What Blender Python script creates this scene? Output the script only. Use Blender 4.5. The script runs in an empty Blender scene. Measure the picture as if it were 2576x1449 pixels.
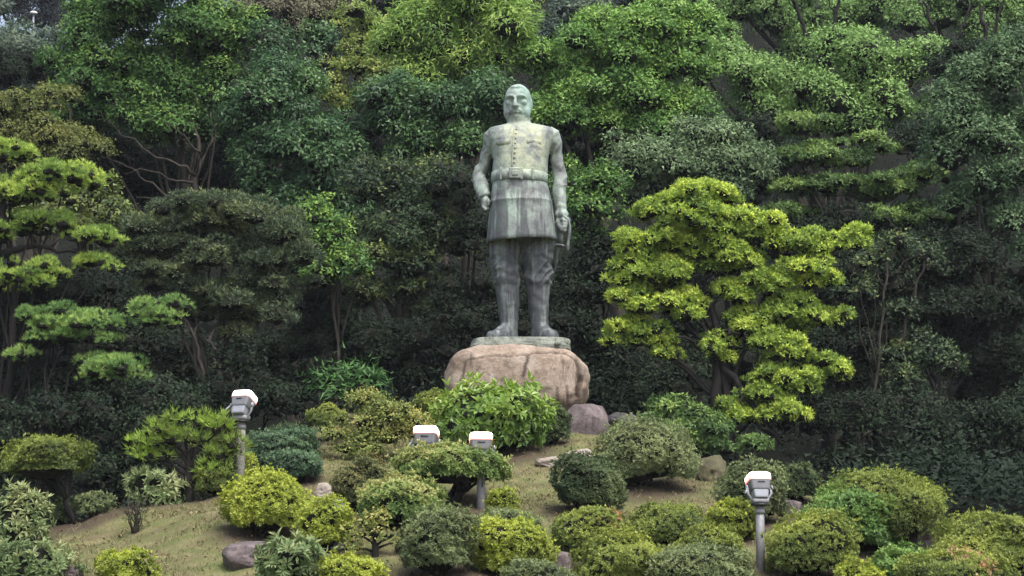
import bpy, bmesh, math, random
import numpy as np
from mathutils import Vector, Matrix, noise as mnoise

# ------------------------------------------------------------------ camera, sky, sun, exposure
SC = bpy.context.scene
COL = SC.collection
F_PX, CX, CY, EYE = 5526.0, 1288.0, 724.5, 1.6
PITCH = math.atan((1500.0 - CY) / F_PX)
cam_d = bpy.data.cameras.new('camera')
cam = bpy.data.objects.new('camera', cam_d)
COL.objects.link(cam)
cam.location = (0, 0, EYE)
cam.rotation_euler = (math.pi / 2 + PITCH, 0, 0)
cam_d.sensor_width = 36.0
cam_d.lens = 36.0 * F_PX / 2576.0
cam_d.clip_start = 0.5
cam_d.clip_end = 2000.0
SC.camera = cam

SUN_ELEV, SUN_AZ = math.radians(62), math.radians(150)   # azimuth measured clockwise from +Y
world = bpy.data.worlds.new('World')
SC.world = world
world.use_nodes = True
wn, wl = world.node_tree.nodes, world.node_tree.links
wn.clear()
w_out = wn.new('ShaderNodeOutputWorld')
w_bg = wn.new('ShaderNodeBackground')
w_bg.inputs['Strength'].default_value = 0.115
w_sky = wn.new('ShaderNodeTexSky')
w_sky.sky_type = 'NISHITA'
w_sky.sun_disc = False
w_sky.sun_elevation = SUN_ELEV
w_sky.sun_rotation = SUN_AZ
w_sky.dust_density = 4.0
w_sky.air_density = 1.0
w_hsv = wn.new('ShaderNodeHueSaturation')
w_hsv.inputs['Saturation'].default_value = 0.75
wl.new(w_sky.outputs[0], w_hsv.inputs['Color'])
wl.new(w_hsv.outputs[0], w_bg.inputs['Color'])
wl.new(w_bg.outputs[0], w_out.inputs['Surface'])

sun_d = bpy.data.lights.new('sun', 'SUN')
sun = bpy.data.objects.new('sun', sun_d)
COL.objects.link(sun)
sun_d.energy = 1.5
sun_d.angle = math.radians(36)
sun_d.color = (1.0, 0.975, 0.94)
sdir = Vector((math.sin(SUN_AZ) * math.cos(SUN_ELEV), math.cos(SUN_AZ) * math.cos(SUN_ELEV), math.sin(SUN_ELEV)))
sun.rotation_euler = sdir.to_track_quat('Z', 'Y').to_euler()
sun.location = (10, 20, 40)

SC.view_settings.view_transform = 'Standard'
SC.view_settings.look = 'None'
SC.view_settings.gamma = 1.0
SC.view_settings.use_curve_mapping = False
SC.view_settings.exposure = 1.38
SC.cycles.max_bounces = 6
SC.cycles.diffuse_bounces = 3
SC.cycles.glossy_bounces = 2
SC.cycles.transmission_bounces = 3
SC.cycles.sample_clamp_indirect = 4.0
SC.cycles.caustics_reflective = False
SC.cycles.caustics_refractive = False

# ------------------------------------------------------------------ picture <-> place
CP, SP = math.cos(PITCH), math.sin(PITCH)


def at(px, py, d):
    """place point on the line of sight through photo pixel (2576x1449) at world distance d"""
    u, v = (px - CX) / F_PX, (CY - py) / F_PX
    t = d / (CP - v * SP)
    return np.array((u * t, d, EYE + (SP + v * CP) * t))


def ppm(p):
    """photo pixels per metre at a world point"""
    return F_PX / (p[1] * CP + (p[2] - EYE) * SP)


def sstep(a, b, x):
    t = np.clip((x - a) / (b - a), 0, 1)
    return t * t * (3 - 2 * t)


PD = np.array([-60, 20, 24, 32, 38.5, 45, 48, 54, 60, 75, 110, 150, 200, 320, 900.])
PZ = np.array([0, 0, .35, 1.9, 3.55, 5.15, 5.35, 5.4, 6.4, 12, 30, 46, 60, 70, 60.])


def ground(x, y):
    x = np.asarray(x, float); y = np.asarray(y, float)
    z = np.interp(y, PD, PZ) * .5 + .25 * (np.interp(y - .9, PD, PZ) + np.interp(y + .9, PD, PZ))
    tilt = np.clip(-4.6 - x, 0, 14) * .19 * sstep(30, 37, y) * (1 - sstep(62, 80, y))
    wl_ = sstep(-3.9, -5.6, x)
    fall = np.clip(y - 38.2, 0, 10) * .44 * (1 - sstep(58, 78, y))
    z = z - tilt - wl_ * fall
    wr = sstep(2.4, 6.5, x)
    fr = np.clip(y - 37.5, 0, 10) * .33 * (1 - sstep(58, 78, y))
    z = z - wr * fr
    bump = .05 * np.sin(x * 1.3 + 1) * np.sin(y * 1.1) + .035 * np.sin(x * 2.9 + y * 1.7) + .02 * np.sin(x * 6.1 - y * 4.3)
    z = z + bump * sstep(22, 27, y)
    far = sstep(70, 140, y)
    z = z + far * (4 * np.sin(x * .045 + 1.2) + 2.5 * np.sin(x * .11 + .5)) 
    z = z - 6 * sstep(-12, -19, x) * sstep(70, 82, y) * (1 - sstep(96, 110, y))
    ridge = sstep(-15, -22, x) * sstep(112, 124, y)
    z = z - ridge * 14
    return z


def hit(px, py, d0=22., d1=45.5):
    """where the line of sight through a photo pixel meets the ground"""
    ds = np.arange(d0, d1, .04)
    u, v = (px - CX) / F_PX, (CY - py) / F_PX
    t = ds / (CP - v * SP)
    dz = EYE + (SP + v * CP) * t - ground(u * t, ds)
    k = np.where(dz <= 0)[0]
    d = ds[k[0]] if len(k) else ds[int(np.argmin(dz))]
    p = at(px, py, d)
    p[2] = float(ground(p[0], p[1]))
    return p


# ------------------------------------------------------------------ scene helpers
def mesh_np(name, verts, tris, mats, midx=None, tint=None, smooth=False):
    me = bpy.data.meshes.new(name)
    verts = np.ascontiguousarray(verts, dtype=np.float32)
    tris = np.ascontiguousarray(tris, dtype=np.int32)
    nv, nf = len(verts), len(tris)
    me.vertices.add(nv)
    me.vertices.foreach_set('co', verts.ravel())
    me.loops.add(nf * 3)
    me.loops.foreach_set('vertex_index', tris.ravel())
    me.polygons.add(nf)
    me.polygons.foreach_set('loop_start', np.arange(0, nf * 3, 3, dtype=np.int32))
    me.polygons.foreach_set('use_smooth', np.full(nf, smooth, dtype=bool))
    for m in mats:
        me.materials.append(m)
    if midx is not None:
        me.polygons.foreach_set('material_index', np.ascontiguousarray(midx, dtype=np.int32))
    if tint is not None:
        a = me.attributes.new('tint', 'FLOAT', 'FACE')
        a.data.foreach_set('value', np.ascontiguousarray(tint, dtype=np.float32))
    me.update(calc_edges=True)
    return me


class MB:
    """collects tapered tubes, boxes, lathes, lofts as triangles"""
    def __init__(self):
        self.v, self.t, self.n = [], [], 0

    def add(self, v, t):
        v = np.asarray(v, float); t = np.asarray(t, int)
        self.v.append(v); self.t.append(t + self.n); self.n += len(v)

    def grid(self, rings, close_ends=True):
        """rings: list of (m,3) closed loops"""
        r = np.array(rings); k, m = r.shape[:2]
        v = r.reshape(-1, 3)
        i = np.arange(m); j = (i + 1) % m
        t = []
        for a in range(k - 1):
            A, B = a * m, (a + 1) * m
            t += [np.stack([A + i, A + j, B + j], 1), np.stack([A + i, B + j, B + i], 1)]
        if close_ends:
            v = np.concatenate([v, r[0].mean(0)[None], r[-1].mean(0)[None]])
            c0, c1 = k * m, k * m + 1
            t += [np.stack([np.full(m, c0), j, i], 1), np.stack([np.full(m, c1), (k - 1) * m + i, (k - 1) * m + j], 1)]
        self.add(v, np.concatenate(t))

    def tube(self, pts, radii, n=7, squash=None):
        pts = np.array(pts, float)
        radii = np.broadcast_to(np.array(radii, float), (len(pts),))
        tan = np.gradient(pts, axis=0)
        tan /= np.linalg.norm(tan, axis=1)[:, None] + 1e-9
        ref = np.array((0.13, 1, 0.07)) if abs(tan.mean(0)[1]) < .8 else np.array((1, .1, 0.))
        rings = []
        a = np.linspace(0, 2 * np.pi, n, endpoint=False)
        for p, t, r in zip(pts, tan, radii):
            s = np.cross(t, ref); s /= np.linalg.norm(s) + 1e-9
            w = np.cross(s, t)
            q = 1 if squash is None else squash
            rings.append(p + r * (np.cos(a)[:, None] * s + q * np.sin(a)[:, None] * w))
        self.grid(rings)

    def box(self, c, size, rot=None, bev=.0):
        """bevelled box: a rounded-corner prism; bev in metres"""
        sx, sy, sz = np.array(size) / 2
        b = min(bev, sx * .9, sy * .9, sz * .9)
        prof = [(-sz, -b), (-sz + b, 0), (sz - b, 0), (sz, -b)] if b > 0 else [(-sz, 0), (sz, 0)]
        rings = []
        for z, o in prof:
            x, y = sx + o, sy + o
            k = max(b * .6, 1e-4)
            rings.append([(x, -y + k, z), (x, y - k, z), (x - k, y, z), (-x + k, y, z), (-x, y - k, z), (-x, -y + k, z), (-x + k, -y, z), (x - k, -y, z)])
        rings = np.array(rings)
        if rot is not None:
            rings = rings @ np.array(rot.to_3x3()).T
        self.grid(rings + np.array(c))

    def ball(self, c, r, rot=None, nu=14, nv=9):
        r = np.broadcast_to(np.array(r, float), (3,))
        rings = []
        a = np.linspace(0, 2 * np.pi, nu, endpoint=False)
        for k in range(1, nv):
            th = np.pi * k / nv - np.pi / 2
            rings.append(np.stack([np.cos(a) * np.cos(th) * r[0], np.sin(a) * np.cos(th) * r[1], np.full(nu, np.sin(th) * r[2])], 1))
        rings = np.array(rings)
        cap = np.array([[0, 0, -r[2]], [0, 0, r[2]]])
        if rot is not None:
            R = np.array(rot.to_3x3()).T
            rings = rings @ R; cap = cap @ R
        m = nu; k = len(rings)
        v = np.concatenate([rings.reshape(-1, 3), cap]) + np.array(c)
        i = np.arange(m); j = (i + 1) % m; t = []
        for q in range(k - 1):
            A, B = q * m, (q + 1) * m
            t += [np.stack([A + i, A + j, B + j], 1), np.stack([A + i, B + j, B + i], 1)]
        t += [np.stack([np.full(m, k * m), j, i], 1), np.stack([np.full(m, k * m + 1), (k - 1) * m + i, (k - 1) * m + j], 1)]
        self.add(v, np.concatenate(t))

    def arrays(self):
        return np.concatenate(self.v), np.concatenate(self.t)

    def build(self, name, mat, parent=None, smooth=True, origin=None):
        v, t = self.arrays()
        if origin is not None:
            v = v - np.array(origin)
        me = mesh_np(name, v, t, [mat], smooth=smooth)
        return link(name, me, parent)


def link(name, me, parent=None, loc=None):
    o = bpy.data.objects.new(name, me)
    COL.objects.link(o)
    if parent is not None:
        o.parent = parent
    if loc is not None:
        o.location = loc
    return o


def tag(o, label, cat=None, group=None, kind=None):
    o['label'] = label
    if cat: o['category'] = cat
    if group: o['group'] = group
    if kind: o['kind'] = kind
    return o


def thing(name, loc, label, cat, group=None):
    o = link(name, None, None, tuple(float(c) for c in loc))
    o.empty_display_size = .2
    return tag(o, label, cat, group)


# ------------------------------------------------------------------ materials
def nodes(name):
    m = bpy.data.materials.new(name)
    m.use_nodes = True
    nt = m.node_tree
    b = nt.nodes['Principled BSDF']
    return m, nt, nt.nodes, nt.links, b


def ramp(N, stops, interp='LINEAR'):
    r = N.new('ShaderNodeValToRGB')
    r.color_ramp.interpolation = interp
    e = r.color_ramp.elements
    while len(e) < len(stops):
        e.new(.5)
    for k, (p, c) in enumerate(stops):
        e[k].position = p
        e[k].color = (*c, 1) if len(c) == 3 else c
    return r


def noise_node(N, L, vec, scale, detail=4, rough=.55, dist=0.):
    n = N.new('ShaderNodeTexNoise')
    n.inputs['Scale'].default_value = scale
    n.inputs['Detail'].default_value = detail
    n.inputs['Roughness'].default_value = rough
    n.inputs['Distortion'].default_value = dist
    if vec is not None:
        L.new(vec, n.inputs['Vector'])
    return n


def mapping(N, L, src, scale=(1, 1, 1), loc=(0, 0, 0)):
    m = N.new('ShaderNodeMapping')
    m.inputs['Scale'].default_value = scale
    m.inputs['Location'].default_value = loc
    L.new(src, m.inputs['Vector'])
    return m.outputs[0]


def mixc(N, L, fac, a, b, mode='MIX'):
    m = N.new('ShaderNodeMix')
    m.data_type = 'RGBA'
    m.blend_type = mode
    for s, val in ((m.inputs[0], fac), (m.inputs[6], a), (m.inputs[7], b)):
        if hasattr(val, 'is_output'):
            L.new(val, s)
        elif isinstance(val, (int, float)):
            s.default_value = val
        else:
            s.default_value = (*val, 1)
    return m.outputs[2]


def bump(N, L, b, h, strength=.4, dist=.03):
    k = N.new('ShaderNodeBump')
    k.inputs['Strength'].default_value = strength
    k.inputs['Distance'].default_value = dist
    L.new(h, k.inputs['Height'])
    L.new(k.outputs[0], b.inputs['Normal'])


_leafm = {}


def leaf_mat(name, c0, c1, c2, rough=.42, spec=.45, transl=.22):
    """leaf colour runs from old (c0) through common (c1) to young leaves (c2) by a per-leaf value"""
    if name in _leafm:
        return _leafm[name]
    m, nt, N, L, b = nodes('leaf ' + name)
    at_ = N.new('ShaderNodeAttribute'); at_.attribute_name = 'tint'
    r = ramp(N, [(0, c0), (.5, c1), (1, c2)])
    L.new(at_.outputs['Fac'], r.inputs[0])
    L.new(r.outputs[0], b.inputs['Base Color'])
    b.inputs['Roughness'].default_value = rough
    b.inputs['Specular IOR Level'].default_value = spec
    tr = N.new('ShaderNodeBsdfTranslucent')
    hs = N.new('ShaderNodeHueSaturation')
    hs.inputs['Value'].default_value = 1.25
    hs.inputs['Saturation'].default_value = 1.1
    L.new(r.outputs[0], hs.inputs['Color'])
    L.new(hs.outputs[0], tr.inputs['Color'])
    mx = N.new('ShaderNodeMixShader')
    mx.inputs[0].default_value = transl
    L.new(b.outputs[0], mx.inputs[1]); L.new(tr.outputs[0], mx.inputs[2])
    L.new(mx.outputs[0], N['Material Output'].inputs['Surface'])
    _leafm[name] = m
    return m


def bark_mat(name, c0, c1, scale=9.):
    m, nt, N, L, b = nodes(name)
    tc = N.new('ShaderNodeTexCoord')
    n = noise_node(N, L, mapping(N, L, tc.outputs['Object'], (scale, scale, scale * .3)), 1.0, 6, .65)
    r = ramp(N, [(.3, c0), (.7, c1)])
    L.new(n.outputs[0], r.inputs[0]); L.new(r.outputs[0], b.inputs['Base Color'])
    b.inputs['Roughness'].default_value = .9
    b.inputs['Specular IOR Level'].default_value = .2
    bump(N, L, b, n.outputs[0], .6, .03)
    return m


BARK = bark_mat('bark brown', (.022, .018, .015), (.07, .06, .05))
BARK_DARK = bark_mat('bark dark', (.008, .007, .007), (.026, .022, .02))
BARK_GREY = bark_mat('bark grey', (.09, .08, .07), (.24, .22, .19))
CORE_FILL = bark_mat('dark core fill', (.006, .007, .005), (.018, .018, .012), 20)  # dark fill colour standing in for twigs and shade inside foliage


def ground_mat():
    m, nt, N, L, b = nodes('dry lawn and forest soil')
    g = N.new('ShaderNodeNewGeometry')
    pos = g.outputs['Position']
    n1 = noise_node(N, L, pos, .55, 5, .6, .3)
    n2 = noise_node(N, L, mapping(N, L, pos, loc=(7, 3, 0)), 2.2, 5, .6)
    n3 = noise_node(N, L, pos, 38, 3, .7)
    n4 = noise_node(N, L, mapping(N, L, pos, loc=(17, 5, 0)), 1.1, 5, .65, .5)
    straw = ramp(N, [(.25, (.11, .10, .05)), (.5, (.20, .18, .09)), (.8, (.29, .265, .14))])
    L.new(n3.outputs[0], straw.inputs[0])
    gr = ramp(N, [(.36, (0, 0, 0)), (.56, (1, 1, 1))])
    L.new(n2.outputs[0], gr.inputs[0])
    gm = N.new('ShaderNodeMath'); gm.operation = 'MULTIPLY'; gm.inputs[1].default_value = .8
    L.new(gr.outputs[0], gm.inputs[0])
    c = mixc(N, L, gm.outputs[0], straw.outputs[0], (.10, .125, .04))
    soil = ramp(N, [(.46, (0, 0, 0)), (.62, (1, 1, 1))])
    L.new(n4.outputs[0], soil.inputs[0])
    sm = N.new('ShaderNodeMath'); sm.operation = 'MULTIPLY'; sm.inputs[1].default_value = .5
    L.new(soil.outputs[0], sm.inputs[0])
    c = mixc(N, L, sm.outputs[0], c, (.10, .07, .05))
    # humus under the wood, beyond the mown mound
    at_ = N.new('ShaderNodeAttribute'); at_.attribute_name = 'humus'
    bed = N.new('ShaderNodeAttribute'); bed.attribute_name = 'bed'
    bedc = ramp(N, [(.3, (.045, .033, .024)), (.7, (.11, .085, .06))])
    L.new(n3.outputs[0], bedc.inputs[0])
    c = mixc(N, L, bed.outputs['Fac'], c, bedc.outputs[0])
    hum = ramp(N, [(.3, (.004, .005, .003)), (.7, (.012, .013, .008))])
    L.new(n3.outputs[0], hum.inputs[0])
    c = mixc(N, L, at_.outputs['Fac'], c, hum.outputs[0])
    L.new(c, b.inputs['Base Color'])
    b.inputs['Roughness'].default_value = .95
    b.inputs['Specular IOR Level'].default_value = .1
    bump(N, L, b, n3.outputs[0], .8, .04)
    return m


def stone_mat(name, c0, c1, c2, stain, scale=1.5, stain_amt=.7, moss=None):
    m, nt, N, L, b = nodes(name)
    tc = N.new('ShaderNodeTexCoord')
    o = tc.outputs['Object']
    n1 = noise_node(N, L, o, scale, 6, .6, .6)
    n2 = noise_node(N, L, mapping(N, L, o, loc=(4, 9, 2)), scale * 7, 5, .7)
    n3 = noise_node(N, L, mapping(N, L, o, (scale * 2.2, scale * 2.2, scale * .7), (2, 2, 7)), 1, 5, .65, .9)
    r = ramp(N, [(.3, c0), (.5, c1), (.72, c2)])
    L.new(n1.outputs[0], r.inputs[0])
    d = ramp(N, [(.35, (.62, .6, .58)), (.65, (1, 1, 1))])
    L.new(n2.outputs[0], d.inputs[0])
    c = mixc(N, L, .8, r.outputs[0], d.outputs[0], 'MULTIPLY')
    st = ramp(N, [(.56, (0, 0, 0)), (.66, (1, 1, 1))])
    L.new(n3.outputs[0], st.inputs[0])
    f = N.new('ShaderNodeMath'); f.operation = 'MULTIPLY'; f.inputs[1].default_value = stain_amt
    L.new(st.outputs[0], f.inputs[0])
    c = mixc(N, L, f.outputs[0], c, stain)
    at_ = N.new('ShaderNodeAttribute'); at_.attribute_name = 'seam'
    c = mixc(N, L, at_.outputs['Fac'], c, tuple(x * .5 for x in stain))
    L.new(c, b.inputs['Base Color'])
    b.inputs['Roughness'].default_value = .85
    b.inputs['Specular IOR Level'].default_value = .25
    bump(N, L, b, n2.outputs[0], .7, .03)
    return m


def plain_mat(name, col, rough=.5, metal=0., var=.15, scale=14.):
    m, nt, N, L, b = nodes(name)
    tc = N.new('ShaderNodeTexCoord')
    n = noise_node(N, L, tc.outputs['Object'], scale, 5, .6)
    lo, hi = tuple(c * (1 - var) for c in col), tuple(min(1, c * (1 + var)) for c in col)
    r = ramp(N, [(.3, lo), (.7, hi)])
    L.new(n.outputs[0], r.inputs[0]); L.new(r.outputs[0], b.inputs['Base Color'])
    b.inputs['Roughness'].default_value = rough
    b.inputs['Metallic'].default_value = metal
    return m


def glow_mat(name, col, strength):
    m, nt, N, L, b = nodes(name)
    b.inputs['Base Color'].default_value = (.8, .75, .7, 1)
    b.inputs['Emission Color'].default_value = (*col, 1)
    b.inputs['Emission Strength'].default_value = strength
    return m


def bronze_mat():
    m, nt, N, L, b = nodes('weathered bronze')
    tc = N.new('ShaderNodeTexCoord')
    o = tc.outputs['Object']
    sep = N.new('ShaderNodeSeparateXYZ'); L.new(o, sep.inputs[0])
    streak = noise_node(N, L, mapping(N, L, o, (7.5, 5, .55)), 1, 4, .6, .15)
    streak2 = noise_node(N, L, mapping(N, L, o, (16, 9, .9), (3, 1, 5)), 1, 4, .6)
    blot = noise_node(N, L, mapping(N, L, o, loc=(2.3, 0, 1.1)), 2.4, 6, .62, .5)
    fine = noise_node(N, L, o, 22, 5, .7)
    big = noise_node(N, L, mapping(N, L, o, loc=(8.1, 2, 4)), .9, 3, .5)
    # base: grey to verdigris by slow noise
    r0 = ramp(N, [(.30, (.10, .105, .105)), (.41, (.20, .215, .205)), (.52, (.29, .345, .30)), (.66, (.37, .47, .395))])
    L.new(blot.outputs[0], r0.inputs[0])
    # height dependence of the weathering: rain-washed upper body paler, trousers and boots greyer
    zr = N.new('ShaderNodeMapRange'); zr.inputs[1].default_value = 1.6; zr.inputs[2].default_value = 3.0
    L.new(sep.outputs['Z'], zr.inputs[0])
    grey = ramp(N, [(.3, (.085, .095, .095)), (.55, (.155, .175, .17)), (.8, (.24, .27, .25))])
    L.new(streak2.outputs[0], grey.inputs[0])
    c = mixc(N, L, zr.outputs[0], grey.outputs[0], r0.outputs[0])
    # dark run-off streaks
    st = ramp(N, [(.43, (0, 0, 0)), (.52, (1, 1, 1))])
    L.new(streak.outputs[0], st.inputs[0])
    zs = N.new('ShaderNodeMapRange'); zs.interpolation_type = 'SMOOTHSTEP'
    zs.inputs[1].default_value = 3.55; zs.inputs[2].default_value = 2.7; zs.inputs[3].default_value = .12; zs.inputs[4].default_value = .72
    L.new(sep.outputs['Z'], zs.inputs[0])
    sm = N.new('ShaderNodeMath'); sm.operation = 'MULTIPLY'
    L.new(st.outputs[0], sm.inputs[0]); L.new(zs.outputs[0], sm.inputs[1])
    c = mixc(N, L, sm.outputs[0], c, (.04, .04, .05))
    # pale run-off
    p = ramp(N, [(.60, (0, 0, 0)), (.70, (1, 1, 1))])
    L.new(streak2.outputs[0], p.inputs[0])
    pm = N.new('ShaderNodeMath'); pm.operation = 'MULTIPLY'; pm.inputs[1].default_value = .12
    L.new(p.outputs[0], pm.inputs[0])
    c = mixc(N, L, pm.outputs[0], c, (.42, .46, .41))
    # lichen-yellow blotches about the chest
    vs = N.new('ShaderNodeVectorMath'); vs.operation = 'DISTANCE'
    vs.inputs[1].default_value = (.12, -.45, 4.05)
    L.new(o, vs.inputs[0])
    yr = N.new('ShaderNodeMapRange'); yr.inputs[1].default_value = .85; yr.inputs[2].default_value = .25
    L.new(vs.outputs['Value'], yr.inputs[0])
    yb = ramp(N, [(.42, (0, 0, 0)), (.58, (1, 1, 1))])
    L.new(blot.outputs[0], yb.inputs[0])
    ym = N.new('ShaderNodeMath'); ym.operation = 'MULTIPLY'
    L.new(yr.outputs[0], ym.inputs[0]); L.new(yb.outputs[0], ym.inputs[1])
    ym2 = N.new('ShaderNodeMath'); ym2.operation = 'MULTIPLY'; ym2.inputs[1].default_value = .8
    L.new(ym.outputs[0], ym2.inputs[0])
    c = mixc(N, L, ym2.outputs[0], c, (.44, .43, .26))
    # verdigris on the head
    hz = N.new('ShaderNodeMapRange'); hz.inputs[1].default_value = 4.6; hz.inputs[2].default_value = 4.75; hz.inputs[4].default_value = .55
    L.new(sep.outputs['Z'], hz.inputs[0])
    hx = N.new('ShaderNodeMapRange'); hx.inputs[1].default_value = -.2; hx.inputs[2].default_value = .15
    L.new(sep.outputs['X'], hx.inputs[0])
    hm = N.new('ShaderNodeMath'); hm.operation = 'MULTIPLY'
    L.new(hz.outputs[0], hm.inputs[0]); L.new(hx.outputs[0], hm.inputs[1])
    c = mixc(N, L, hm.outputs[0], c, (.27, .43, .35))
    fr = ramp(N, [(.3, (.58, .58, .61)), (.65, (1.08, 1.08, 1.05))])
    L.new(fine.outputs[0], fr.inputs[0])
    c = mixc(N, L, .75, c, fr.outputs[0], 'MULTIPLY')
    L.new(c, b.inputs['Base Color'])
    b.inputs['Roughness'].default_value = .62
    b.inputs['Specular IOR Level'].default_value = .35
    bump(N, L, b, fine.outputs[0], .35, .015)
    return m

# ------------------------------------------------------------------ ground sheet
def build_ground():
    ys = np.concatenate([[-60, -20, 0, 10, 18], np.arange(20, 62, .3), np.arange(62, 120, 1.5), np.arange(120, 330, 10), [400, 600, 900]])
    xs = np.concatenate([[-600, -300, -150, -90], np.arange(-60, -14, 3), np.arange(-14, 14, .3), np.arange(14, 60, 3), [60, 90, 150, 300, 600]])
    X, Y = np.meshgrid(xs, ys)
    Z = ground(X, Y)
    fine = (np.abs(X) < 14) & (Y > 24) & (Y < 60)
    rng = np.random.default_rng(3)
    Z = Z + fine * rng.normal(0, .012, Z.shape)
    nx, ny = len(xs), len(ys)
    v = np.stack([X, Y, Z], -1).reshape(-1, 3)
    i, j = np.meshgrid(np.arange(nx - 1), np.arange(ny - 1))
    a = (j * nx + i).ravel()
    t = np.concatenate([np.stack([a, a + 1, a + nx + 1], 1), np.stack([a, a + nx + 1, a + nx], 1)])
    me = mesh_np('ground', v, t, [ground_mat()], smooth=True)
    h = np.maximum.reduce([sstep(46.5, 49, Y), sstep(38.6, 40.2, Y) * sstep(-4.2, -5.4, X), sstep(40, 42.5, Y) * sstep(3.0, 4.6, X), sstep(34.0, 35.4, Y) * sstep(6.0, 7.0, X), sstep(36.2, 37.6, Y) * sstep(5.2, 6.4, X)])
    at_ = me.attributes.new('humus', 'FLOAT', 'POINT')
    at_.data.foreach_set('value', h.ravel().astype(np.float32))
    o = link('ground', me)
    tag(o, 'dry grassy mound rising to a wooded hillside', kind='structure')


build_ground()

# ------------------------------------------------------------------ statue
BRONZE = bronze_mat()
SD = 45.0
SO = at(1308, 858, SD)          # middle of the soles


def S1(cx, cy, dy=0.):
    return at((1650 + cx / 2.131) / 1.5105, (280 + cy / 2.131) / 1.5105, SD) - SO + np.array((0, dy, 0))


def S2(cx, cy, dy=0.):
    return S1(cx, cy + 600 * 2.131, dy)


def ring(S, cy, l, r, f, b, n=2.4, m=56, cyr=None, yc=0.):
    """closed loop between outline points l and r at picture height cy (cyr on the right), front depth f and back depth b"""
    L_, R_ = S(l, cy), S(r, cyr if cyr else cy)
    c = (L_ + R_) / 2
    rx = (R_[0] - L_[0]) / 2
    a = np.linspace(0, 2 * np.pi, m, endpoint=False)
    ca, sa = np.cos(a), np.sin(a)
    x = np.sign(ca) * np.abs(ca) ** (2 / n) * rx
    y = np.sign(sa) * np.abs(sa) ** (2 / n) * np.where(sa < 0, f, b)
    z = x / (rx + 1e-9) * (R_[2] - L_[2]) / 2
    return np.stack([c[0] + x, yc + y, c[2] + z], 1)


def remesh(mb, voxel, smooth=6, fold=None):
    v, t = mb.arrays()
    me = mesh_np('tmp', v, t, [BRONZE])
    o = link('tmp', me)
    md = o.modifiers.new('r', 'REMESH'); md.mode = 'VOXEL'; md.voxel_size = voxel
    ms = o.modifiers.new('s', 'SMOOTH'); ms.iterations = smooth; ms.factor = .5
    dg = bpy.context.evaluated_depsgraph_get()
    out = bpy.data.meshes.new_from_object(o.evaluated_get(dg))
    bpy.data.objects.remove(o)
    bpy.data.meshes.remove(me)
    n = len(out.vertices)
    co = np.empty(n * 3, np.float32); out.vertices.foreach_get('co', co); co = co.reshape(-1, 3)
    no = np.empty(n * 3, np.float32); out.vertex_normals.foreach_get('vector', no); no = no.reshape(-1, 3)
    if fold is not None:
        co = co + no * fold(co)[:, None]
        out.vertices.foreach_set('co', co.astype(np.float32).ravel())
    out.polygons.foreach_set('use_smooth', np.ones(len(out.polygons), bool))
    out.update()
    return out


def vnoise(co, s, off=0.):
    return np.array([mnoise.noise(Vector((float(p[0] * s[0] + off), float(p[1] * s[1]), float(p[2] * s[2])))) for p in co])


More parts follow.
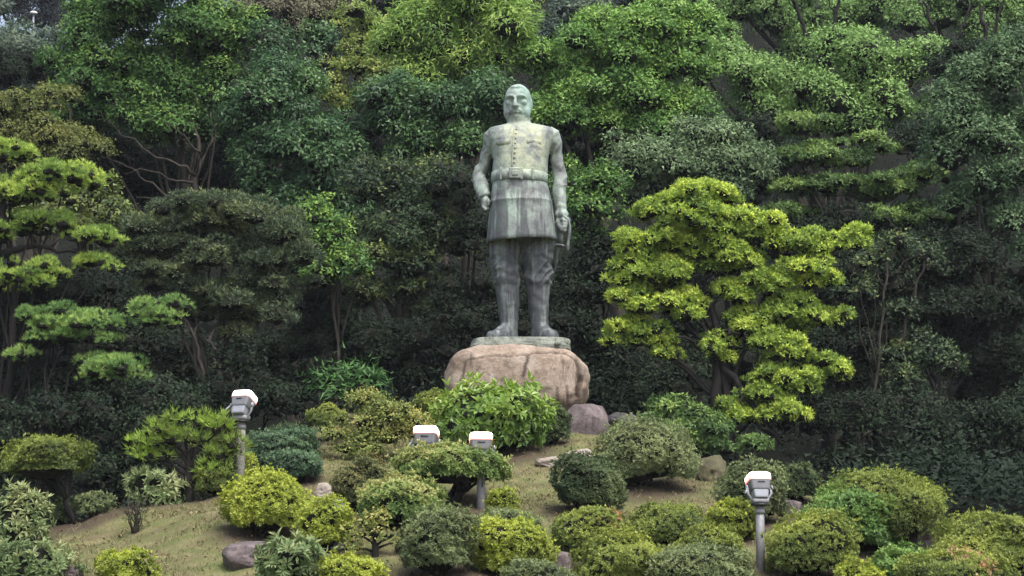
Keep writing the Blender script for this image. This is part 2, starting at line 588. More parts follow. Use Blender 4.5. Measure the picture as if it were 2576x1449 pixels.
def build_statue():
    root = thing('statue', SO, 'tall weathered bronze statue of a man in a military tunic standing on a boulder', 'statue')
    b = MB()
    # torso from collar to waist
    T = [(402, 612, 776, .22, .22, 2.0), (412, 575, 815, .24, .26, 2.1), (426, 520, 890, .27, .30, 2.2), (440, 466, 945, .32, .34, 2.4), (450, 440, 966, .35, .37, 2.5),
         (480, 432, 974, .41, .40, 2.5), (540, 440, 962, .48, .44, 2.5), (620, 462, 938, .53, .46, 2.5), (700, 478, 920, .56, .47, 2.4),
         (770, 472, 918, .57, .47, 2.4), (830, 470, 915, .57, .46, 2.4), (900, 474, 914, .57, .46, 2.4), (960, 470, 920, .55, .46, 2.3)]
    b.grid([ring(S1, *r) for r in T])
    # arms (sleeves)
    def limb(pts, n=14):
        P = [S1(p[0], p[1], p[2]) for p in pts]
        b.tube(P, [p[3] for p in pts], n)
    limb([(490, 486, .02, .16), (466, 512, .02, .178), (452, 560, .06, .15), (424, 640, .13, .125), (403, 720, .18, .122), (372, 778, .21, .135),
          (360, 812, .20, .135), (370, 860, .12, .145), (386, 920, .02, .15), (398, 975, -.08, .135), (410, 1010, -.14, .115)])
    limb([(915, 482, .02, .17), (954, 502, .03, .182), (980, 560, .07, .142), (989, 640, .13, .125), (1000, 720, .15, .13), (1018, 800, .16, .14),
          (1020, 850, .13, .142), (1012, 920, .06, .148), (1014, 1000, 0, .135), (1021, 1080, -.05, .118), (1025, 1130, -.07, .115)])
    # cuffs
    b.tube([S1(1026, 1128, -.07), S1(1030, 1150, -.08), S1(1033, 1166, -.08)], [.125, .142, .135], 14)
    b.tube([S1(404, 985, -.1), S1(412, 1005, -.14), S1(416, 1018, -.16)], [.13, .14, .13], 14)
    # right fist resting against the hip
    b.ball(S1(416, 1058, -.18), (.105, .11, .14))
    for k in range(4):
        y0 = -.26 + .055 * k
        b.tube([S1(396, 1052 + 3 * k, y0 + .03), S1(392, 1096 - k, y0), S1(412, 1122 - 2 * k, y0 - .01), S1(436, 1108 - 2 * k, y0 + .01), S1(438, 1084, y0 + .02)], [.036, .038, .036, .034, .03], 8)
    b.tube([S1(430, 1030, -.24), S1(446, 1060, -.3), S1(440, 1092, -.31)], [.045, .042, .034], 8)
    # left hand closed on the sword hilt
    b.ball(S1(1040, 1196, -.1), (.125, .10, .13))
    for k in range(4):
        z = 1196 + 27 * k
        b.tube([S1(1088 - 6 * k, z - 18, -.04), S1(1092 - 5 * k, z, -.12), S1(1070 - 4 * k, z + 8, -.2), S1(1036, z + 6, -.215), S1(1016, z + 2, -.17)], [.04, .04, .04, .037, .03], 8)
    b.tube([S1(1000, 1180, -.12), S1(996, 1220, -.2), S1(1012, 1262, -.22), S1(1020, 1284, -.2)], [.05, .046, .042, .034], 8)
    # legs
    def legrings(rows, yc):
        b.grid([ring(S2, cy, l, r, (S2(r, cy)[0] - S2(l, cy)[0]) * .53, (S2(r, cy)[0] - S2(l, cy)[0]) * .53, 2.15, 40, yc=yc) for cy, l, r in rows])
    legrings([(-60, 440, 700), (60, 440, 698), (110, 446, 692), (180, 450, 692), (250, 456, 690), (310, 468, 690), (370, 474, 694), (405, 477, 694), (428, 484, 690), (445, 498, 684)], .0)
    legrings([(-60, 690, 985), (60, 694, 980), (110, 697, 972), (180, 697, 962), (250, 702, 954), (310, 716, 948), (370, 730, 944), (405, 734, 942), (428, 738, 936), (445, 748, 928)], .04)
    legrings([(432, 496, 690), (470, 500, 690), (520, 503, 690), (600, 512, 688), (660, 520, 684), (740, 529, 678), (800, 524, 676), (850, 520, 674), (884, 518, 674)], .0)
    legrings([(432, 738, 933), (470, 742, 931), (520, 748, 930), (600, 757, 928), (660, 766, 926), (740, 776, 925), (800, 780, 930), (850, 782, 934), (884, 782, 936)], .04)
    # feet, turned out
    def foot(x0, y0, dx, dy):
        P0 = np.array((x0, y0, 0.)); D = np.array((dx, dy, 0.)); Lg = np.linalg.norm(D); D /= Lg
        W = np.array((-D[1], D[0], 0))
        a = np.linspace(0, 2 * np.pi, 24, endpoint=False)
        rings = []
        for s, w, h in [(-.25, .10, .16), (-.2, .17, .24), (0, .185, .36), (.2, .175, .37), (.42, .18, .29), (.62, .195, .21), (.82, .195, .165), (.96, .15, .14), (1.02, .07, .09)]:
            ca, sa = np.cos(a), np.sin(a)
            x = np.sign(ca) * np.abs(ca) ** .75 * w
            z = np.where(sa > 0, sa * h, sa * .02) + .01
            rings.append(P0 + D * s * Lg + x[:, None] * W + z[:, None] * np.array((0, 0, 1.)))
        b.grid(rings)
    foot(S2(602, 880)[0], -.02, -.34, -.60)
    foot(S2(858, 880)[0], .02, .25, -.66)
    # neck
    nx = S1(692, 430)[0]; nz = S1(692, 430)[2]
    b.tube([(nx, .05, nz - .1), (nx - .01, .02, nz + .03), (nx - .03, -.02, nz + .2), (nx - .03, -.02, nz + .35)], [.26, .255, .25, .22], 20)
    # head, turned a little towards the visitor's left
    hc = S1(676, 236)
    R = Matrix.Rotation(math.radians(-9), 4, 'Z') @ Matrix.Rotation(math.radians(3), 4, 'X')

    def H(x, y, z):
        return hc + np.array(R.to_3x3() @ Vector((x, y, z)))
    b.ball(H(0, .04, .085), (.275, .33, .315), R, 28, 16)          # cranium
    b.ball(H(0, -.05, .02), (.258, .24, .25), R, 24, 14)
    b.ball(H(0, -.04, -.13), (.278, .26, .29), R, 24, 14)        # jaw and jowls
    b.ball(H(0, -.22, -.315), (.10, .085, .07), R)                # chin
    b.ball(H(-.165, -.09, -.22), (.125, .16, .17), R); b.ball(H(.165, -.09, -.22), (.125, .16, .17), R)
    b.ball(H(-.14, -.205, -.03), (.09, .085, .075), R); b.ball(H(.14, -.205, -.03), (.09, .085, .075), R)   # cheekbones
    for s in (-1, 1):                                              # brows, ears, moustache wings
        b.tube([H(s * .035, -.318, .085), H(s * .10, -.312, .105), H(s * .17, -.268, .095), H(s * .222, -.19, .06)], [.03, .038, .036, .02], 8)
        b.ball(H(s * .275, .05, -.05), (.035, .085, .145), R)
        b.ball(H(s * .265, .0, -.05), (.03, .03, .10), R)
        b.tube([H(s * .012, -.325, -.178), H(s * .065, -.315, -.185), H(s * .115, -.285, -.215), H(s * .135, -.265, -.27)], [.016, .02, .018, .010], 8)
        b.ball(H(s * .095, -.262, .035), (.05, .03, .022), R)      # eyelids
        b.ball(H(s * .10, -.245, -.015), (.06, .035, .02), R)      # bags under the eyes
        b.ball(H(s * .048, -.345, -.115), (.034, .04, .032), R)    # nostrils
    b.tube([H(0, -.30, .075), H(0, -.33, .01), H(0, -.375, -.07), H(0, -.395, -.112), H(0, -.34, -.15)], [.03, .036, .045, .05, .03], 10)
    b.tube([H(-.085, -.29, -.245), H(0, -.325, -.238), H(.085, -.29, -.245)], [.018, .026, .018], 8)
    b.ball(H(0, -.07, .30), (.16, .18, .05), R)
    def fold(co):
        z = co[:, 2]
        n1 = vnoise(np.stack([co[:, 0], co[:, 1], co[:, 2] + .7 * co[:, 0]], 1), (3.6, 3.6, 6.0), 3.1)
        n2 = vnoise(co, (9, 9, 13), 9.1)
        knee = sstep(1.05, 1.25, z) * (1 - sstep(2.2, 2.5, z))
        arm = (np.abs(co[:, 0]) > .62) * sstep(2.4, 2.6, z) * (1 - sstep(4.2, 4.4, z))
        boot = (1 - sstep(.95, 1.1, z))
        face = sstep(4.42, 4.5, z)
        amp = .009 + .034 * knee + .009 * arm + .008 * boot
        n3 = 1 - np.abs(vnoise(np.stack([co[:, 0], co[:, 1], co[:, 2] - .9 * co[:, 0]], 1), (2.6, 2.6, 4.6), 6.3)) * 2.2
        ridge = np.clip(n3, 0, 1) ** 3
        return (n1 * amp + ridge * (.030 * knee + .010 * arm + .005) + n2 * (.004 + .008 * knee)) * (1 - face)
    me = remesh(b, .0195, 1, fold)
    link('figure', me, root)
    # skirt of the tunic
    sk = MB()
    a = np.linspace(0, 2 * np.pi, 96, endpoint=False)
    rows = []
    prof = [(880, 474, 913, .575, .47), (900, 470, 916, .585, .48), (950, 464, 930, .60, .50), (1000, 457, 944, .62, .52), (1044, 450, 953, .635, .54), (1050, 446, 957, .655, .55),
            (1058, 448, 956, .645, .55), (1120, 442, 964, .66, .56), (1200, 435, 974, .68, .58), (1280, 428, 983, .70, .60), (1340, 423, 990, .715, .61), (1366, 420, 993, .72, .62), (1372, 430, 984, .70, .60), (1300, 445, 968, .66, .56)]
    for cy, l, r, f, bk in prof:
        k = (cy - 880) / 490
        g = ring(S1, cy + 14 * k, l, r, f, bk, 2.5, 96, cyr=cy - 12 * k)
        ctr = g.mean(0)
        w = 1 + .006 * k * np.sin(a * 9 + 1.3) + .004 * k * np.sin(a * 17)
        g[:, :2] = ctr[:2] + (g[:, :2] - ctr[:2]) * w[:, None]
        rows.append(g)
    sk.grid(rows, False)
    sko = sk.build('tunic_skirt', BRONZE, root)
    # belt and buckle
    bl = MB()
    bl.grid([ring(S1, cy, l, r, f, bk, 2.4, 72, cyr=cy + 12) for cy, l, r, f, bk in
             [(806, 474, 908, .575, .47), (810, 462, 919, .61, .50), (850, 460, 921, .62, .51), (886, 462, 920, .615, .51), (892, 474, 910, .58, .48)]])
    bo = bl.build('belt', BRONZE, root)
    bk = MB()
    c = S1(654, 850)
    bk.box((c[0], -.625, c[2]), (.25, .05, .235), bev=.02)
    bk.box((c[0], -.65, c[2]), (.13, .03, .11), bev=.02)
    bk.build('buckle', BRONZE, bo, smooth=False)
    lp = MB()
    for cx in (540, 706, 800):
        q = S1(cx, 852)
        yy = -.61 + .35 * abs(q[0] - S1(690, 850)[0]) ** 2.2
        lp2 = MB(); lp2.box((q[0], yy, q[2]), (.05, .05, .26), bev=.01); lp2.build('belt_loop', BRONZE, bo, smooth=False)
    # collar
    cl = MB()
    cx0 = S1(693, 440)
    aa = np.linspace(0, 2 * np.pi, 40, endpoint=False)
    rr = []
    for dz, rad in [(-.10, .27), (-.02, .275), (.045, .262), (.05, .245), (-.06, .235)]:
        rr.append(np.stack([cx0[0] + rad * np.cos(aa), .02 + rad * 1.08 * np.sin(aa) - .03 * dz, cx0[2] + dz + .075 * np.sin(aa) + 0 * aa], 1))
    cl.grid(rr, False)
    cl.build('collar', BRONZE, root)
    # placket and buttons
    for k in range(9):
        cy = 482 + k * 39.5
        q = S1(664 - k * 2.2, cy)
        fr = np.interp(cy, [455, 480, 540, 620, 700, 800], [.36, .41, .48, .53, .56, .57])
        bt = MB(); bt.ball((q[0], -fr - .006, q[2]), (.026, .018, .026), None, 10, 6)
        bt.build('button', BRONZE, root)
    pk = MB()
    P = [S1(646 - (cy - 480) * .055, cy) for cy in range(470, 811, 34)]
    fr = np.interp(range(470, 811, 34), [455, 480, 540, 620, 700, 800], [.36, .41, .48, .53, .56, .57])
    pk.tube([(p[0], -f - .001, p[2]) for p, f in zip(P, fr)], .014, 6)
    pk.build('placket', BRONZE, root)
    # breast pocket flaps
    for cx in (560, 805):
        q = S1(cx, 590)
        fl = MB()
        dx = q[0] - S1(690, 590)[0]
        fl.box((q[0], -.505 + .30 * dx * dx, q[2]), (.30, .03, .11), Matrix.Rotation(math.radians(28) * np.sign(dx) * .55, 4, 'Z') @ Matrix.Rotation(.1, 4, 'X'), .015)
        fl.build('pocket_flap', BRONZE, root)
    # sword
    sw = thing_part('sword', root)
    g = MB(); g.tube([S1(1030, 1170, -.14), S1(1026, 1250, -.15), S1(1022, 1330, -.14), S1(1020, 1395, -.13)], [.05, .06, .062, .055], 12); g.ball(S1(1032, 1160, -.14), .06)
    g.build('grip', BRONZE, sw)
    g = MB(); g.ball(S1(1020, 1402, -.13), (.115, .12, .04), Matrix.Rotation(.12, 4, 'Y'), 20, 8); g.build('guard', BRONZE, sw)
    g = MB(); g.tube([S1(1040, 1160, -.18), S1(1082, 1190, -.2), S1(1096, 1250, -.2), S1(1092, 1330, -.19), S1(1080, 1390, -.17), S1(1084, 1432, -.16), S1(1078, 1440, -.15)], [.025, .03, .032, .03, .034, .036, .02], 9)
    g.build('knuckle_bow', BRONZE, sw)
    g = MB(); g.tube([S2(1014, 128, -.11), S2(1000, 190, -.02), S2(975, 280, .16), S2(948, 370, .36), S2(915, 480, .58), S2(880, 600, .80)], [.042, .042, .04, .038, .034, .026], 10)
    g.build('scabbard', BRONZE, sw)
    # bronze plinth slab with a rough rocky edge
    pl = MB()
    rows = []
    for cy, l, r, f in [(892, 316, 1092, .80), (889.5, 326, 1084, .79), (886.6, 330, 1080, .78), (886.5, 500, 900, .4)][::-1]:
        rows.append(ring(S2, cy, l, r, f, f * .95, 4.5, 120))
    for cy, l, r, f in [(905, 312, 1096, .82), (925, 308, 1099, .84), (948, 303, 1102, .86), (975, 303, 1102, .86)]:
        rows.append(ring(S2, cy, l, r, f, f * .95, 4.5, 120))
    rows = np.array(rows)
    nn = vnoise(rows.reshape(-1, 3), (6, 6, 8), 2.).reshape(rows.shape[:2])
    ctr = rows.mean(1, keepdims=True)
    dirs = rows - ctr
    amp = np.array([0, 0, .3, 1, 1, 1, 1, 1])[:, None]
    rows[:, :, :2] += (dirs / (np.linalg.norm(dirs, axis=2, keepdims=True) + 1e-6))[:, :, :2] * (nn * .05 * amp)[:, :, None]
    pl.grid(rows)
    pl.build('plinth', PLINTH, root, smooth=False)
    # lump of cast rock on the plinth beside the left boot
    lm = MB()
    for cx, cy, dy, r in [(905, 905, -.72, (.13, .12, .11)), (960, 912, -.70, (.12, .12, .10)), (1050, 905, -.62, (.11, .13, .12)), (880, 932, -.80, (.10, .09, .08)), (985, 930, -.80, (.12, .09, .09))]:
        lm.ball(S2(cx, cy + 14, dy), np.array(r) * .72)
    me = remesh(lm, .022, 2, lambda co: .03 * vnoise(co, (9, 9, 9), 1.))
    me.materials.clear(); me.materials.append(PLINTH)
    link('rocky_lump', me, root)


def thing_part(name, parent):
    o = link(name, None, parent)
    o.empty_display_size = .1
    return o


PLINTH = stone_mat('verdigris plinth', (.13, .14, .12), (.23, .25, .21), (.34, .37, .31), (.07, .075, .06), 3.5, .6)
build_statue()


# ------------------------------------------------------------------ boulder and stones
def rock(name, c, r, mat, label, seed=0, n_exp=2.6, amp=.16, freq=1.5, seams=(), sub=5, rot=0., cat='rock', group=None, flat=0., planes=()):
    bm = bmesh.new()
    bmesh.ops.create_icosphere(bm, subdivisions=sub, radius=1)
    co = np.array([v.co[:] for v in bm.verts])
    e = 2.0 / n_exp
    q = np.abs(co) ** (n_exp)
    s = (q.sum(1)) ** (-1 / n_exp)
    co = co * s[:, None]
    r = np.array(r)
    w = co * r
    m = r.max()
    d1 = vnoise(co, (freq,) * 3, seed * 3.7)
    d2 = vnoise(co, (freq * 2.7,) * 3, seed * 1.3 + 20)
    d3 = vnoise(co, (freq * 8,) * 3, seed + 40)
    nrm = co / np.linalg.norm(co, axis=1)[:, None]
    h = amp * m * (d1 + .5 * d2 + .16 * d3 - .22 * np.abs(d2) * (amp > .05))
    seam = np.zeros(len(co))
    for pts, width, depth, dark in seams:
        P = np.array(pts)
        front = w[:, 1] < .35 * r[1]
        dist = np.full(len(co), 9.)
        xz = w[:, [0, 2]] + .035 * np.stack([d2, d3], 1)
        for a, b in zip(P[:-1], P[1:]):
            ab = b - a
            t = np.clip(((xz - a) @ ab) / (ab @ ab), 0, 1)
            dist = np.minimum(dist, np.linalg.norm(xz - (a + t[:, None] * ab), axis=1))
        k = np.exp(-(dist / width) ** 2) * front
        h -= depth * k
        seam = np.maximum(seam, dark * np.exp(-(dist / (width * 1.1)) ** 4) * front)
    w = w + nrm * h[:, None]
    fr_ = np.random.default_rng(seed + 90)
    for pn, lim in (list(planes) or [(q / np.linalg.norm(q), fr_.uniform(.70, .88)) for q in fr_.normal(0, 1, (10, 3))]):
        pn = np.array(pn, float); pn /= np.linalg.norm(pn)
        ds = w @ pn
        sup = ds.max() * lim
        over = np.clip(ds - sup, 0, None)
        w = w - pn * (over * .86)[:, None]
    if flat:
        w[:, 2] = np.where(w[:, 2] > flat, flat + (w[:, 2] - flat) * .15, w[:, 2])
    R = np.array(Matrix.Rotation(rot, 3, 'Z'))
    w = w @ R.T
    for v, p in zip(bm.verts, w):
        v.co = p
    me = bpy.data.meshes.new(name)
    bm.to_mesh(me); bm.free()
    me.materials.append(mat)
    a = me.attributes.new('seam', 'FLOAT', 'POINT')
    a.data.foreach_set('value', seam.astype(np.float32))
    me.polygons.foreach_set('use_smooth', np.ones(len(me.polygons), bool))
    o = link(name, me, None, tuple(c))
    return tag(o, label, cat, group)


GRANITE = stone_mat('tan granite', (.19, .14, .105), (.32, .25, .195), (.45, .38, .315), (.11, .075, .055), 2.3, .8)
PURPLE = stone_mat('purple andesite', (.085, .07, .072), (.15, .12, .12), (.25, .21, .205), (.05, .04, .038), 2.6, .7)
PALE = stone_mat('pale stone', (.26, .22, .19), (.36, .31, .27), (.44, .40, .36), (.2, .15, .11), 1.6, .5)
DARKST = stone_mat('dark stone', (.05, .045, .05), (.085, .075, .08), (.13, .12, .12), (.03, .03, .03), 1.8, .6)


def BZ(cx, cy):           # boulder-zoom pixels -> offset (x,z) from boulder centre
    p = at((1640 + cx / 3.389) / 1.5105, (1280 + cy / 3.389) / 1.5105, SD - 1.1)
    return p


b_top = SO[2] + S2(700, 916)[2]
b_c = np.array((at(1298, 960, SD)[0], SD, 0.))
b_bot = at(1298, 1062, SD)[2]
b_c[2] = (b_top + b_bot) / 2
b_rz = (b_top - b_bot) / 2


def bs(pts):
    return [(BZ(x, y)[0] - b_c[0], BZ(x, y)[2] - b_c[2]) for x, y in pts]


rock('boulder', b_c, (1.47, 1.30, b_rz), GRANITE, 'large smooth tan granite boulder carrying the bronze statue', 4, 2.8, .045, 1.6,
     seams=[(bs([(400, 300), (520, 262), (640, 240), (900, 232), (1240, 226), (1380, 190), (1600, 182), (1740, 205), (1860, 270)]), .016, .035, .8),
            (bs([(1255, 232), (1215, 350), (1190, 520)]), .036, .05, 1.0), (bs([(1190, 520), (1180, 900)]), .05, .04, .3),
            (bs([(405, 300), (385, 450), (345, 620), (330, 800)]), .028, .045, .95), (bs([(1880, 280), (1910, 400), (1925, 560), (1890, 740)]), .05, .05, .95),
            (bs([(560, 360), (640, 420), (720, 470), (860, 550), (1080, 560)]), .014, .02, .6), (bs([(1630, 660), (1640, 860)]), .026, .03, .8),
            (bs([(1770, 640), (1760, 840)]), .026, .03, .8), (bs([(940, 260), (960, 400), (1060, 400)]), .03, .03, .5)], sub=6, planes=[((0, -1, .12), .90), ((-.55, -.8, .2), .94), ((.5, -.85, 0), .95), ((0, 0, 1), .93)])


def stone(px0, px1, py_top, py_base, mat, label, seed, depth=.8, **kw):
    base = hit((px0 + px1) / 2, py_base)
    k = ppm(base)
    rx = (px1 - px0) / 2 / k
    hz = (py_base - py_top) / k
    c = base + np.array((0, rx * depth * .6, hz * .28))
    rock('rock', c, (rx, rx * depth, hz * .72), mat, label, seed, cat='rock', sub=5, **kw)


stone(1408, 1536, 1014, 1092, PURPLE, 'grey purple boulder lying at the foot of the statue boulder', 11, .8, amp=.10, n_exp=3.2)
stone(1524, 1612, 1038, 1078, DARKST, 'low dark stone in shade next to the grey purple boulder', 12, .8)
stone(1345, 1440, 1150, 1172, PALE, 'flat pale stone low end of the stone edging above the conical shrub', 13, .7, n_exp=3)
stone(1415, 1512, 1128, 1168, PALE, 'pale humped stone of the edging above the conical shrub', 14, .7, n_exp=3)
stone(548, 706, 1362, 1428, PURPLE, 'dull purple rock under the big lime green azalea', 15, .9, amp=.15)
stone(120, 212, 1424, 1462, PURPLE, 'small purple rock among creeping pale plants on the lawn', 16, .9)
stone(1380, 1442, 1392, 1440, PURPLE, 'purple rock wedged between lime azalea and flat topped shrubs', 17, .9)
stone(784, 850, 1214, 1252, PALE, 'pinkish slab stone set in the lawn', 18, .9)
stone(862, 925, 1018, 1052, PURPLE, 'brown stone behind the straggly yellow green shrub', 19, .8)
stone(1962, 2020, 1252, 1300, PURPLE, 'grey stone between the rounded bushes near the flood lamp', 20, .8)
stone(1744, 1832, 1136, 1212, stone_mat('mossy stone', (.06, .06, .035), (.10, .095, .05), (.15, .12, .09), (.05, .045, .03), 2, .5), 'moss covered round stone beside the broad mixed shrub', 21, .8)
stone(985, 1075, 1340, 1392, DARKST, 'dark stone shaded behind the gnarled little tree', 22, .8)
stone(2285, 2352, 1330, 1378, PURPLE, 'brown stone peeping out between the dome shrubs', 23, .8)


# ------------------------------------------------------------------ flood lamps
ENAMEL = plain_mat('grey enamel', (.18, .18, .19), .45, .1, .15, 10)
ENAMEL_PALE = plain_mat('pale enamel', (.27, .28, .31), .4, .1, .12, 10)
STEEL = plain_mat('galvanised steel', (.24, .235, .24), .6, .2, .2, 16)
BLACKM = plain_mat('black metal', (.02, .02, .022), .5, .2)
GLOW = glow_mat('lit lamp glass', (1.0, .86, .80), 3.0)
FRINGE_GLOW = glow_mat('red fringe glow', (1.0, .13, .06), .6)  # emissive red imitates the lens colour fringe, not a lamp source


def floodlight(px, py_plate, base_py, label, yaw, tilt, hw=.205, pole_r=.08, mossy=False, size=1.):
    """pole with U bracket and a housing aimed up at the statue"""
    base = hit(px, base_py)
    d = base[1]
    plate = at(px, py_plate, d)
    hgt = plate[2] - base[2]
    root = thing('floodlight', base, label, 'lamp', 'floodlights aimed at the statue')
    m = MB(); m.tube([(0, 0, -.35), (0, 0, hgt * .5), (0, 0, hgt)], [pole_r, pole_r, pole_r * .96], 20)
    m.build('pole', POLE_MOSSY if mossy else STEEL, root)
    m = MB(); m.tube([(0, 0, hgt - .12), (0, 0, hgt - .05)], pole_r * 1.12, 16); m.build('collar', STEEL, root)
    m = MB(); m.ball((.02, -pole_r, hgt * .55), (.012, .02, .05), None, 8, 5); m.build('cable_gland', BLACKM, root)
    m = MB(); m.tube([(0, 0, hgt), (0, 0, hgt + .03)], [.16 * size, .165 * size], 20); m.build('top_plate', BLACKM, root)
    head = thing_part('lamp_head', root)
    head.location = (0, 0, hgt + .03)
    head.rotation_euler = (0, 0, yaw)
    head.scale = (size, size, size)
    m = MB(); m.box((0, 0, .05), (.30, .2, .09), bev=.02); m.box((-.09, 0, .11), (.06, .12, .06), bev=.01); m.box((.08, 0, .11), (.07, .12, .05), bev=.01)
    m.build('base_bracket', STEEL, head)
    w = hw + .02
    for s in (-1, 1):
        m = MB(); m.tube([(s * .13, 0, .05), (s * (w * .75), 0, .10), (s * w, 0, .18), (s * w, .02, .29)], [.022, .024, .024, .024], 8, .6)
        m.ball((s * (w + .015), .02, .29), (.025, .05, .05))
        m.build('yoke_arm', ENAMEL_PALE, head)
    m = MB(); m.tube([(-w - .02, -.03, .28), (-w - .06, -.08, .22), (-w - .09, -.1, .17)], .017, 7); m.build('locking_lever', ENAMEL_PALE, head)
    R = Matrix.Translation((0, .02, .29)) @ Matrix.Rotation(tilt, 4, 'X')
    R3 = np.array(R.to_3x3()); T = np.array(R.translation)

    def part(name, mat, rows, smooth=False):
        # rows: (w axis position, half width, half height, corner)
        mb = MB(); rings = []
        for y, hx, hz, k in rows:
            pts = []
            for cx, cz, a0 in ((1, 1, 0), (-1, 1, 90), (-1, -1, 180), (1, -1, 270)):
                for a in (0, 22, 45, 68, 90):
                    t = math.radians(a0 + a)
                    pts.append((cx * (hx - k) + k * math.cos(t), cz * (hz - k) + k * math.sin(t), y))
            rings.append(np.array(pts) @ R3.T + T)
        mb.grid(rings)
        return mb.build(name, mat, head, smooth)
    part('housing', ENAMEL, [(-.06, hw * .80, .11, .03), (-.04, hw * .84, .12, .04), (.03, hw * .90, .14, .05), (.10, hw * .98, .16, .06), (.12, hw, .165, .06)])
    part('gear_box', ENAMEL_PALE, [(-.21, hw * .6, .07, .02), (-.19, hw * .65, .08, .03), (-.08, hw * .72, .095, .03), (-.06, hw * .72, .095, .03)])
    part('rim', FRINGE_GLOW, [(.108, hw * 1.0, .168, .06), (.15, hw * 1.025, .174, .06)])  # glow band added for the red fringe around the glass
    part('lit_glass', GLOW, [(.15, hw * 1.0, .17, .06), (.165, hw * 1.02, .172, .065), (.225, hw * 1.0, .165, .065), (.25, hw * .9, .145, .06)])
    vb = MB()
    c = np.array((0, -.148, .06)) @ R3.T + T
    vb.box(c, (.13, .02, .025), R, .005); vb.build('vent', BLACKM, head)
    return root


POLE_MOSSY = stone_mat('mossy pole', (.22, .22, .19), (.30, .29, .25), (.36, .35, .31), (.10, .11, .06), 3, .8)
floodlight(604, 1062, 1212, 'lit floodlight on a mossy pole behind the little pine', math.radians(-28), math.radians(-30), mossy=True, size=.92)
floodlight(1070, 1158, 1232, 'lit floodlight with hidden pole peeping over the umbrella shaped shrub', math.radians(-8), math.radians(-14))
floodlight(1210, 1171, 1280, 'lit floodlight whose grey pole shows under the umbrella shaped shrub', math.radians(4), math.radians(-14), pole_r=.072, size=.92)
floodlight(1914, 1272, 1436, 'lit floodlight on a tall grey pole beside the olive dome shrub', math.radians(14), math.radians(-20), pole_r=.064, size=.80)
# pale blue service boxes half hidden in the azaleas
BOXM = plain_mat('pale blue enamel', (.36, .44, .50), .45, .0, .1)
for px, py0, py1, lab in ((852, 1262, 1296, 'pale blue metal box on the lawn behind the round lime azalea'), (846, 1338, 1384, 'pale blue metal box half hidden at the foot of the round lime azalea')):
    p = hit(px, py1)
    k = ppm(p)
    root = thing('utility_box', p, lab, 'utility box')
    h = (py1 - py0) / k
    m = MB(); m.box((0, .05, h / 2), (.2, .16, h), bev=.02); m.build('case', BOXM, root, smooth=False)
    m = MB(); m.box((0, .045, h + .008), (.225, .19, .03), bev=.012); m.build('lid', BOXM, root, smooth=False)

# ------------------------------------------------------------------ foliage
def unit(a):
    return a / (np.linalg.norm(a, axis=-1, keepdims=True) + 1e-9)


def leaves_np(rng, P, D, tint, nl, L, W, spread=1.0, droop=0., fold=.12, jit=.25, upright=0., kite=False, scatter=0.):
    """nl leaves round every shoot tip P pointing along D -> verts (k*4,3), tris (k*2,3), tint (k*2)"""
    n = len(P)
    P = np.repeat(P, nl, 0); D = np.repeat(D, nl, 0); tint = np.repeat(tint, nl)
    k = n * nl
    ref = np.where(np.abs(D[:, 2:3]) < .9, np.array([[0, 0, 1.]]), np.array([[1., 0, 0]]))
    U = unit(np.cross(D, ref)); V = np.cross(D, U)
    if scatter:
        P = P + rng.normal(0, scatter * L, (k, 3))
    az = (np.tile(np.arange(nl), n) / nl + np.repeat(rng.random(n), nl)) * 2 * np.pi + rng.normal(0, .35, k)
    th = spread * (.55 + .85 * rng.random(k))
    dr = D * np.cos(th)[:, None] + (U * np.cos(az)[:, None] + V * np.sin(az)[:, None]) * np.sin(th)[:, None]
    dr[:, 2] += upright - droop * (.4 + rng.random(k))
    dr = unit(dr)
    nr = D + rng.normal(0, jit, (k, 3)); nr[:, 2] += .35
    nr = unit(nr - (nr * dr).sum(1, keepdims=True) * dr)
    sd = np.cross(dr, nr)
    l = L * (.65 + .7 * rng.random(k))[:, None]; w = W * (.7 + .6 * rng.random(k))[:, None] * .5
    b = P + dr * l * .08
    if not kite:
        v = np.stack([b + dr * l * .2 + sd * w, b + dr * l * .2 - sd * w, b + dr * l - nr * l * .08], 1).reshape(-1, 3)
        return v, np.arange(k * 3).reshape(-1, 3), np.clip(tint + rng.normal(0, .09, k), 0, 1)
    tip = b + dr * l - nr * l * .10
    le = b + dr * l * .48 + sd * w + nr * w * fold * 4
    ri = b + dr * l * .48 - sd * w + nr * w * fold * 4
    v = np.stack([b, le, tip, ri], 1).reshape(-1, 3)
    i = np.arange(k) * 4
    t = np.stack([np.stack([i, i + 2, i + 1], 1), np.stack([i, i + 3, i + 2], 1)], 1).reshape(-1, 3)
    tn = np.clip(np.repeat(tint + rng.normal(0, .09, k), 2), 0, 1)
    return v, t, tn


_ico = {}


def ico(sub):
    if sub not in _ico:
        bm = bmesh.new()
        bmesh.ops.create_icosphere(bm, subdivisions=sub, radius=1)
        v = np.array([x.co[:] for x in bm.verts]); t = np.array([[q.index for q in f.verts] for f in bm.faces])
        bm.free(); _ico[sub] = (v, t)
    return _ico[sub]


def rdirs(rng, n, zmin=-1., back=1.):
    """random directions; those with z < zmin dropped, those facing away from the garden front thinned to share back"""
    d = unit(rng.normal(0, 1, (int(n * 3.2) + 8, 3)))
    keep = (d[:, 2] > zmin) & ((d[:, 1] < .35) | (rng.random(len(d)) < back))
    return d[keep][:n]


SPECIES = {}


